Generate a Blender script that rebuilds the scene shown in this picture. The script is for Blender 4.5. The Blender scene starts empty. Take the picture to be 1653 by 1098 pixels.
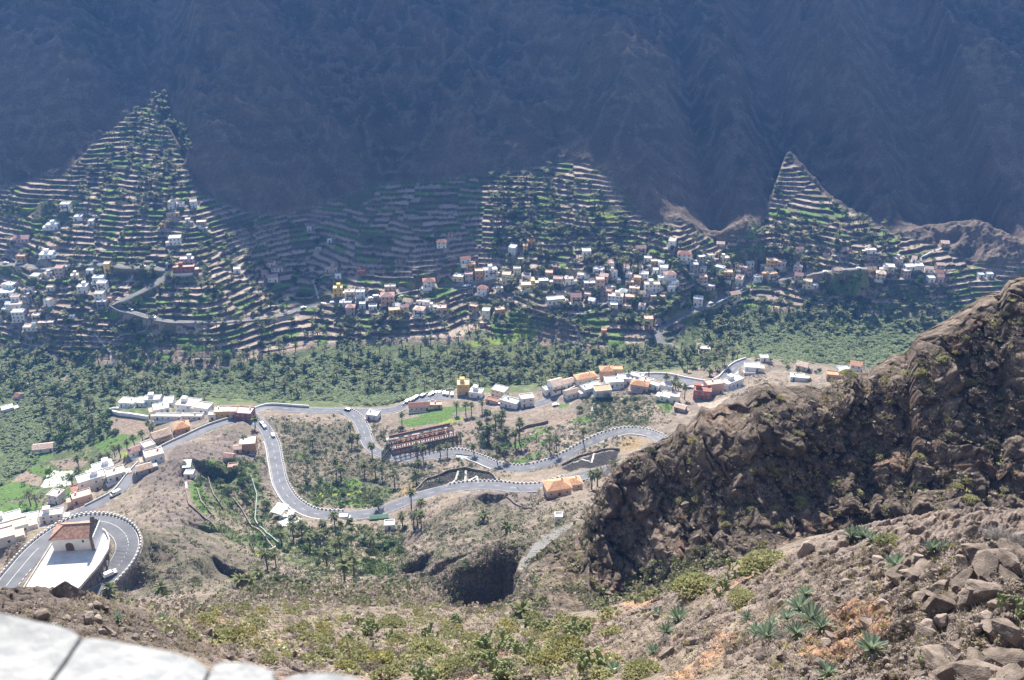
import bpy, math, random, time
import numpy as np
from mathutils import Matrix, Vector
T0 = time.time()
S = bpy.context.scene
COL = S.collection
# ---------------------------------------------------------------- camera
PITCH = math.radians(28.0); FPX = 1588.0; CX, CY = 826.5, 549.0
cam = bpy.data.cameras.new("camera"); co = bpy.data.objects.new("camera", cam); COL.objects.link(co)
cam.sensor_width = 36.0; cam.lens = 36.0*FPX/1653.0
cam.clip_start = 0.1; cam.clip_end = 9000.0
cam.dof.use_dof = True; cam.dof.focus_distance = 400.0; cam.dof.aperture_fstop = 6.5
co.location = (0, 0, 0); co.rotation_euler = (math.radians(90)-PITCH, 0, 0)
S.camera = co
# ---------------------------------------------------------------- sky and sun
SUN_EL = 40.0; SUN_AZ = -7.0          # azimuth from +Y, negative to the left
W = bpy.data.worlds.new("World"); S.world = W; W.use_nodes = True
wn = W.node_tree.nodes; wn.clear()
bg = wn.new('ShaderNodeBackground'); sk = wn.new('ShaderNodeTexSky'); wo = wn.new('ShaderNodeOutputWorld')
sk.sky_type = 'NISHITA'; sk.sun_disc = False; sk.sun_elevation = math.radians(SUN_EL)
sk.sun_rotation = math.radians(SUN_AZ); sk.altitude = 600
bg.inputs['Strength'].default_value = 0.095
W.node_tree.links.new(sk.outputs[0], bg.inputs[0]); W.node_tree.links.new(bg.outputs[0], wo.inputs[0])
sl = bpy.data.lights.new("sun", 'SUN'); sl.energy = 5.0; sl.angle = math.radians(0.5); sl.color = (1.0, 0.95, 0.87)
so = bpy.data.objects.new("sun", sl); COL.objects.link(so)
sd = Vector((math.sin(math.radians(SUN_AZ))*math.cos(math.radians(SUN_EL)),
             math.cos(math.radians(SUN_AZ))*math.cos(math.radians(SUN_EL)), math.sin(math.radians(SUN_EL))))
so.rotation_euler = sd.to_track_quat('Z', 'Y').to_euler(); so.location = sd*500
S.view_settings.view_transform = 'Standard'; S.view_settings.look = 'None'
S.view_settings.exposure = 1.35; S.view_settings.gamma = 1.0
S.cycles.use_denoising = True; S.cycles.max_bounces = 5; S.cycles.diffuse_bounces = 3
S.cycles.volume_bounces = 1; S.cycles.sample_clamp_indirect = 6.0
S.cycles.transparent_max_bounces = 6
HAZE_D = 0.000102; HAZE_C = (.16, .41, 1.0); HAZE_G = 0.2
# ---------------------------------------------------------------- camera maths (used once, to find where things stand)
cp, sp_ = math.cos(PITCH), math.sin(PITCH)
def ray(px, py):
    px = np.asarray(px, float); py = np.asarray(py, float)
    v = (CY-py)/FPX; u = (px-CX)/FPX
    return u, cp+v*sp_, -sp_+v*cp
def at_y(px, py, Y):
    u, b, c = ray(px, py); return u*Y/b, Y, c*Y/b
def at_z(px, py, z):
    u, b, c = ray(px, py); return u*z/c, b*z/c, z
def P3(px, py, w):                                   # third value: z when negative, depth Y when positive
    return at_z(px, py, w) if w < 0 else at_y(px, py, w)
def tang(py):
    _, b, c = ray(0, py); return -c/b
# ---------------------------------------------------------------- numpy noise
_rs = np.random.RandomState(7)
_perm = _rs.permutation(256); _perm = np.concatenate([_perm, _perm, _perm]).astype(np.int32)
_g3 = _rs.normal(size=(256, 3)); _g3 /= np.linalg.norm(_g3, axis=1)[:, None]; _g3 = _g3.astype(np.float32)
def perlin(x, y, z):
    x = np.asarray(x, np.float32); y = np.asarray(y, np.float32); z = np.asarray(z, np.float32)
    x, y, z = np.broadcast_arrays(x, y, z)
    xi = np.floor(x).astype(np.int32); yi = np.floor(y).astype(np.int32); zi = np.floor(z).astype(np.int32)
    xf = x-xi; yf = y-yi; zf = z-zi
    fu = xf*xf*xf*(xf*(xf*6-15)+10); fv = yf*yf*yf*(yf*(yf*6-15)+10); fw = zf*zf*zf*(zf*(zf*6-15)+10)
    xi &= 255; yi &= 255; zi &= 255
    def gr(i, j, k):
        h = _perm[_perm[_perm[(xi+i) & 255]+((yi+j) & 255)]+((zi+k) & 255)]
        g = _g3[h]
        return g[..., 0]*(xf-i)+g[..., 1]*(yf-j)+g[..., 2]*(zf-k)
    def lx(j, k):
        a = gr(0, j, k); return a+fu*(gr(1, j, k)-a)
    def ly(k):
        a = lx(0, k); return a+fv*(lx(1, k)-a)
    a = ly(0); return 1.5*(a+fw*(ly(1)-a))
def fbm(x, y, z, o=4, lac=2.1, g=0.5):
    s = 0; a = 1.0; n = 0
    for i in range(o):
        s = s+a*perlin(x*lac**i+i*17.3, y*lac**i-i*9.1, z*lac**i+i*5.7); n += a; a *= g
    return s/n
def ridged(x, y, z, o=4, lac=2.1, g=0.5):
    s = 0; a = 1.0; n = 0
    for i in range(o):
        s = s+a*(1-2*np.abs(perlin(x*lac**i+i*11.3, y*lac**i+i*3.1, z*lac**i-i*7.7))); n += a; a *= g
    return s/n
def h2(i, j, k=0):
    n = (i.astype(np.int64)*374761393+j.astype(np.int64)*668265263+k*974634777) & 0xffffffff
    n = ((n ^ (n >> 13))*1274126177) & 0xffffffff
    return ((n ^ (n >> 16)) & 0xffff).astype(np.float32)/65535.0
def worley(x, y, k=0):                               # nearest jittered cell: (distance, hash id, border)
    xi = np.floor(x); yi = np.floor(y)
    d1 = np.full(x.shape, 9.0, np.float32); d2 = d1.copy(); hid = np.zeros(x.shape, np.float32)
    for a in (-1, 0, 1):
        for b in (-1, 0, 1):
            ci = xi+a; cj = yi+b
            dx = ci+h2(ci, cj, 1+k)-x; dy = cj+h2(ci, cj, 2+k)-y
            d = np.sqrt(dx*dx+dy*dy); m = d < d1
            d2 = np.where(m, d1, np.minimum(d2, d)); hid = np.where(m, h2(ci, cj, 3+k), hid); d1 = np.where(m, d, d1)
    return d1, hid, d2-d1
def sst(a, b, x):
    t = np.clip((x-a)/(b-a), 0, 1); return t*t*(3-2*t)
# ---------------------------------------------------------------- control points: (px, py, z<0 or Y>0)
C = """
0,945,-203 40,885,-203 77,860,-204 140,836,-204 190,840,-204 215,870,-205 210,905,-206 170,940,-207 140,962,-208 60,930,-204 110,900,-204
0,905,-208 40,862,-211 232,875,-213 236,910,-216 200,945,-214 160,975,-212 240,945,-210 245,850,275 245,800,345 210,825,355
0,880,300 80,872,300 150,865,300 200,860,300 -150,880,300 -150,945,-205 -150,905,-212 -150,850,383 -300,950,-205 -300,850,383
187,797,-289 215,765,-290 240,740,-292 300,708,-295 345,685,-298 400,672,-300 430,700,-300 445,750,-297 465,805,-294 520,832,-292
600,828,-291 680,800,-287 750,782,-283 830,787,-279 900,782,-275 985,758,-269 150,818,-290
150,780,-306 100,800,-314 50,800,-316 0,800,-318 0,850,-304 60,840,-302 100,830,-296 200,740,-308 150,720,-320 250,700,-312
100,750,-324 0,750,-328 0,700,-333 100,680,-332 200,665,-320 280,665,-314 350,655,-314 400,650,-316 300,640,-326 450,640,-330
200,640,-332 100,620,-335 0,620,-338 -200,620,-338 -200,700,-333 -200,800,-318
320,740,-285 340,780,-285 345,805,-279 385,760,-292 385,720,-299 400,850,-286 380,850,345 350,880,290 400,900,290 400,870,325 380,950,200
300,950,205 300,900,250 300,850,300 300,800,350 300,750,398 300,720,425 380,925,245
300,1060,46 300,1010,58 300,985,80 380,985,90 380,965,140 300,968,150 200,1000,52 200,975,60
450,905,300 450,880,328 450,850,347 450,930,235 450,945,150 450,1000,88 450,1050,62 450,1098,50
560,1098,50 560,1050,62 560,1000,86 560,960,122 560,945,140 560,930,220 560,900,295 560,870,328 560,850,345
640,880,-272 650,840,-284 690,860,-245 700,830,-262 650,930,-218 660,900,-262 640,960,125
500,740,-302 560,780,-300 620,790,-299 500,800,-299 550,700,-306 480,690,-304 600,760,-302 700,770,-298 660,750,-304 760,765,-294
480,660,-314 560,662,-312 585,690,-308 600,725,-305 640,738,-303 745,730,-300 790,750,-297 850,760,-294 900,745,-290 960,710,-285 1010,694,-281 1060,703,-277
600,663,-312 650,657,-311 700,640,-311 760,638,-310 830,658,-306 870,650,-304 930,628,-304 1000,615,-300 1060,608,-300 1100,618,-298 1160,613,-297 1190,590,-297 1230,583,-297
700,690,-306 850,700,-300 880,680,-301 950,670,-297 1020,660,-293 1040,640,-296 830,740,-298 1060,655,-289 1250,600,-295 1300,603,-300 1350,600,-308 1400,600,-310
1180,640,-285 1150,655,-282 1120,660,-284 1100,680,-278
500,620,-331 700,610,-330 900,600,-328 1100,592,-324 1200,560,-324 1300,550,-324 1400,570,-320 1500,550,-322 1300,520,-324 1500,525,-322 1700,550,-322
600,640,-328 800,625,-326 960,605,-324
855,905,-175 885,870,-182 940,845,-190 700,850,300 760,820,-245 785,795,-250 785,802,370 730,802,-262 850,820,-238 900,820,-225 860,800,-250 860,806,368 900,805,-240 940,800,-235 930,815,350
720,900,-210 800,880,-185 745,925,-180 790,900,-176 820,893,-174 765,985,200 740,985,196 800,985,200 700,985,105 780,998,108 820,990,115 860,990,112 660,975,125 700,940,-198
860,960,125 900,940,135 880,900,150 930,870,160 905,1005,115
750,1050,60 750,1098,48 900,1050,62 900,1098,45 840,1030,75
1000,1098,38 1000,1050,48 1000,1000,60 1000,978,85 1000,960,133 1000,900,141 1000,850,146 1000,800,151 1000,745,155
950,830,158 960,800,158 975,775,157
1075,1098,35 1075,1040,44 1075,975,56 1075,955,78 1075,925,128 1075,860,136 1075,790,145 1075,710,153
1150,1098,32 1150,1000,44 1150,940,55 1150,925,75 1150,895,124 1150,830,133 1150,750,142 1150,680,150
1225,1098,30 1225,1000,40 1225,920,52 1225,905,75 1225,885,120 1225,800,131 1225,720,138 1225,640,146
1300,1098,29 1300,950,41 1300,885,50 1300,870,75 1300,862,118 1300,780,128 1300,700,136 1300,622,144
1375,1098,28 1375,950,38 1375,872,48 1375,865,75 1375,860,116 1375,770,127 1375,680,137 1375,605,144
1450,1098,27 1450,950,36 1450,865,46 1450,862,72 1450,858,114 1450,760,126 1450,650,138 1450,565,146
1530,1098,26 1530,950,34 1530,862,44 1530,860,70 1530,855,112 1530,740,126 1530,600,139 1530,510,148
1600,1098,25 1600,950,32 1600,858,42 1600,856,68 1600,850,112 1600,720,126 1600,560,140 1600,475,149
1653,1098,25 1653,950,32 1653,855,41 1653,856,66 1653,850,112 1653,700,127 1653,540,141 1653,445,150
1800,1098,24 1800,950,31 1800,855,40 1800,856,65 1800,850,112 1800,640,128 1800,480,142 1800,380,152
2000,1098,24 2000,950,31 2000,855,40 2000,850,112 2000,600,128 2000,400,142 2000,300,154
1000,790,200 1000,790,260 1000,755,340 1150,730,200 1150,725,280 1150,700,380 1300,690,200 1300,690,300 1300,650,420
1450,645,200 1450,650,300 1450,600,450 1600,580,200 1600,610,300 1600,550,500 1800,540,200 1800,600,300 1800,550,500
0,1098,38 0,1040,42 0,978,47 -200,1098,38 -200,978,47 100,1098,38 100,1040,42 100,968,50 150,972,52 -100,1030,130 50,1030,130 150,1030,130 -200,1030,130 100,1010,190 0,1010,190
"""
ctl = []
for t in C.split():
    a, b, c = (float(q) for q in t.split(','))
    if a >= 1000 and 105 < c < 156: c = 152-(152-c)*.84
    ctl.append(P3(a, b, c))
for px in range(-400, 2100, 300):
    for py, Y in ((1130, 21), (1200, 8), (1400, 2.5)): ctl.append(at_y(px, py, Y))
# far side: edge of the valley floor, top of the terraces, edge of the shade
FEp = [(-400, 555), (0, 562), (100, 588), (200, 590), (350, 598), (450, 575), (520, 560), (700, 555), (850, 548), (940, 570), (1080, 562), (1130, 520), (1180, 502), (1300, 503), (1400, 510), (1500, 513), (1650, 505), (2000, 505)]
TTw = [(-400, 300), (0, 300), (110, 290), (170, 225), (240, 165), (285, 240), (320, 320), (400, 340), (480, 325), (600, 300), (760, 285), (850, 280), (905, 262), (945, 262), (1000, 310), (1060, 365), (1130, 385), (1200, 395), (1235, 290), (1270, 268), (1330, 325), (1400, 375), (1450, 392), (1500, 400), (1560, 430), (1620, 440), (2000, 440)]
TTp = [(-400, 300), (0, 300), (110, 290), (170, 225), (240, 165), (285, 240), (320, 320), (400, 340), (480, 325), (600, 300), (760, 285), (850, 280), (905, 262), (945, 262), (1000, 310), (1060, 362), (1130, 378), (1205, 390), (1240, 368), (1256, 272), (1276, 262), (1330, 320), (1400, 375), (1445, 388), (1500, 372), (1575, 375), (1650, 425), (1800, 440), (2000, 440)]
BBp = [(-400, 316), (0, 314), (95, 305), (150, 258), (205, 190), (240, 166), (272, 205), (298, 260), (305, 330), (345, 368), (400, 372), (405, 420), (440, 455), (520, 463), (640, 468), (700, 445), (760, 412), (778, 380), (780, 305), (850, 300), (895, 300), (905, 262), (945, 260), (1000, 328), (1060, 370), (1105, 330), (1135, 275), (1170, 340), (1212, 392), (1240, 375), (1250, 262), (1268, 236), (1345, 305), (1410, 385), (1450, 390), (1478, 280), (1500, 262), (1570, 300), (1660, 420), (1800, 440), (2000, 440)]
SLO, SCL = 0.40, 0.74
def zfl(px): return np.interp(px, [0, 1000, 1200, 1653], [-335, -326, -320, -318])
fe = []
for px, py in FEp: x, y, z = at_z(px, py, float(zfl(px))); fe.append((x/y, y, z))
fe = np.array(fe)
def Yf_(u): return np.interp(u, fe[:, 0], fe[:, 1])
def Zf_(u): return np.interp(u, fe[:, 0], fe[:, 2])
def far_hit(px, py, slope=SLO):                     # meets the terraced slope
    T = tang(py); u = (px-CX)/FPX*(cp+sp_*T)
    Yf, Zf = Yf_(u), Zf_(u)
    Y = (-Zf+slope*Yf)/(slope+T); return u, Y, -T*Y
tt = np.array([far_hit(a, b) for a, b in TTp])
bb = np.array([far_hit(a, b) for a, b in BBp])
tw = np.array([far_hit(a, b) for a, b in TTw])
def Yw_(u): return np.interp(u, tw[:, 0], tw[:, 1])
_uu = np.linspace(-1.1, 1.1, 1600); _yy = np.interp(_uu, tt[:, 0], tt[:, 1]); _k = np.hanning(19); _yy = np.convolve(np.pad(_yy, 9, 'edge'), _k/_k.sum(), 'valid')
def Yt_(u): return np.interp(u, _uu, _yy)
YC = 1060.0
tx, ty, tz = sd.x/sd.y, 1.0, sd.z/sd.y
cr = np.array([((u*Y+tx*(YC-Y)), Z+tz*(YC-Y)) for u, Y, Z in bb]); cr = cr[np.argsort(cr[:, 0])]
def Hfar(u, Y):
    Yf, Zf, Yt = Yf_(u), Zf_(u), Yt_(u)
    h = Zf+SLO*(np.minimum(Y, Yt)-Yf)+SCL*np.maximum(np.minimum(Y, 935)-Yt, 0)
    xc = u*YC; Zc = np.interp(xc-tx*0, cr[:, 0], cr[:, 1])
    h0 = h
    k = sst(0, 1, (Y-935)/(YC-935)); h = h0+(Zc-h0)*np.clip((Y-935)/(YC-935), 0, 1)
    return h-0.5*np.maximum(Y-YC, 0)
for i in range(0, len(fe)):
    u = fe[i, 0]
    for d in (0, 40, 110):
        Y = fe[i, 1]+d; ctl.append((u*Y, Y, float(Zf_(u)+SLO*d)))
ctl = np.array(ctl, float)
KU, KL = 5.0, 5.0
cu = ctl[:, 0]/ctl[:, 1]*KU; cl = np.log(ctl[:, 1])*KL; cT = -ctl[:, 2]/ctl[:, 1]
def kern(d2): return np.sqrt(d2+0.0016)
n = len(ctl)
A = np.zeros((n+3, n+3)); A[:n, :n] = -kern((cu[:, None]-cu)**2+(cl[:, None]-cl)**2)+np.eye(n)*0.0004
A[:n, n] = 1; A[:n, n+1] = cu; A[:n, n+2] = cl; A[n:, :n] = A[:n, n:].T
wts = np.linalg.solve(A, np.concatenate([cT, [0, 0, 0]]))
gu = np.linspace(-1.05, 1.05, 330); gl = np.linspace(math.log(2.0), math.log(760), 520)
GT = np.zeros((len(gl), len(gu)))
for i, l in enumerate(gl):
    U = gu*KU; Lk = l*KL
    GT[i] = -kern((U[:, None]-cu)**2+(Lk-cl)**2)@wts[:n]+wts[n]+wts[n+1]*U+wts[n+2]*Lk
def bil(G, a, b):                                    # bilinear at fractional indices
    a = np.clip(a, 0, G.shape[0]-1.001); b = np.clip(b, 0, G.shape[1]-1.001)
    i = a.astype(int); j = b.astype(int); f = a-i; g = b-j
    return (G[i, j]*(1-f)+G[i+1, j]*f)*(1-g)+(G[i, j+1]*(1-f)+G[i+1, j+1]*f)*g
# ---------------------------------------------------------------- the ground sheet: rows of equal distance, finer where steep
def seg(a, b, n): return np.linspace(math.log(a), math.log(b), n, endpoint=False)
Lr = np.concatenate([seg(2.0, 24, 50), seg(24, 60, 330), seg(60, 108, 180), seg(108, 162, 330), seg(162, 600, 520), seg(600, 955, 620), seg(955, 2600, 50), [math.log(2600)]])
Uc = np.concatenate([np.linspace(-1.8, -1.05, 25, endpoint=False), np.linspace(-1.05, -.72, 40, endpoint=False), np.linspace(-.72, .72, 1260, endpoint=False), np.linspace(.72, 1.05, 40, endpoint=False), np.linspace(1.05, 1.8, 26)])
NR, NC = len(Lr), len(Uc)
UU, LL = np.meshgrid(Uc, Lr); YY = np.exp(LL); XX = UU*YY
a_ = (LL-gl[0])/(gl[1]-gl[0]); b_ = (UU-gu[0])/(gu[1]-gu[0])
Hn = -bil(GT, a_, b_)*YY
YF = Yf_(UU); Hf = Hfar(UU, YY)
wf = sst(0, 30, YY-YF)
ZZ = Hn*(1-wf)+Hf*wf
PX = None
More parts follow.
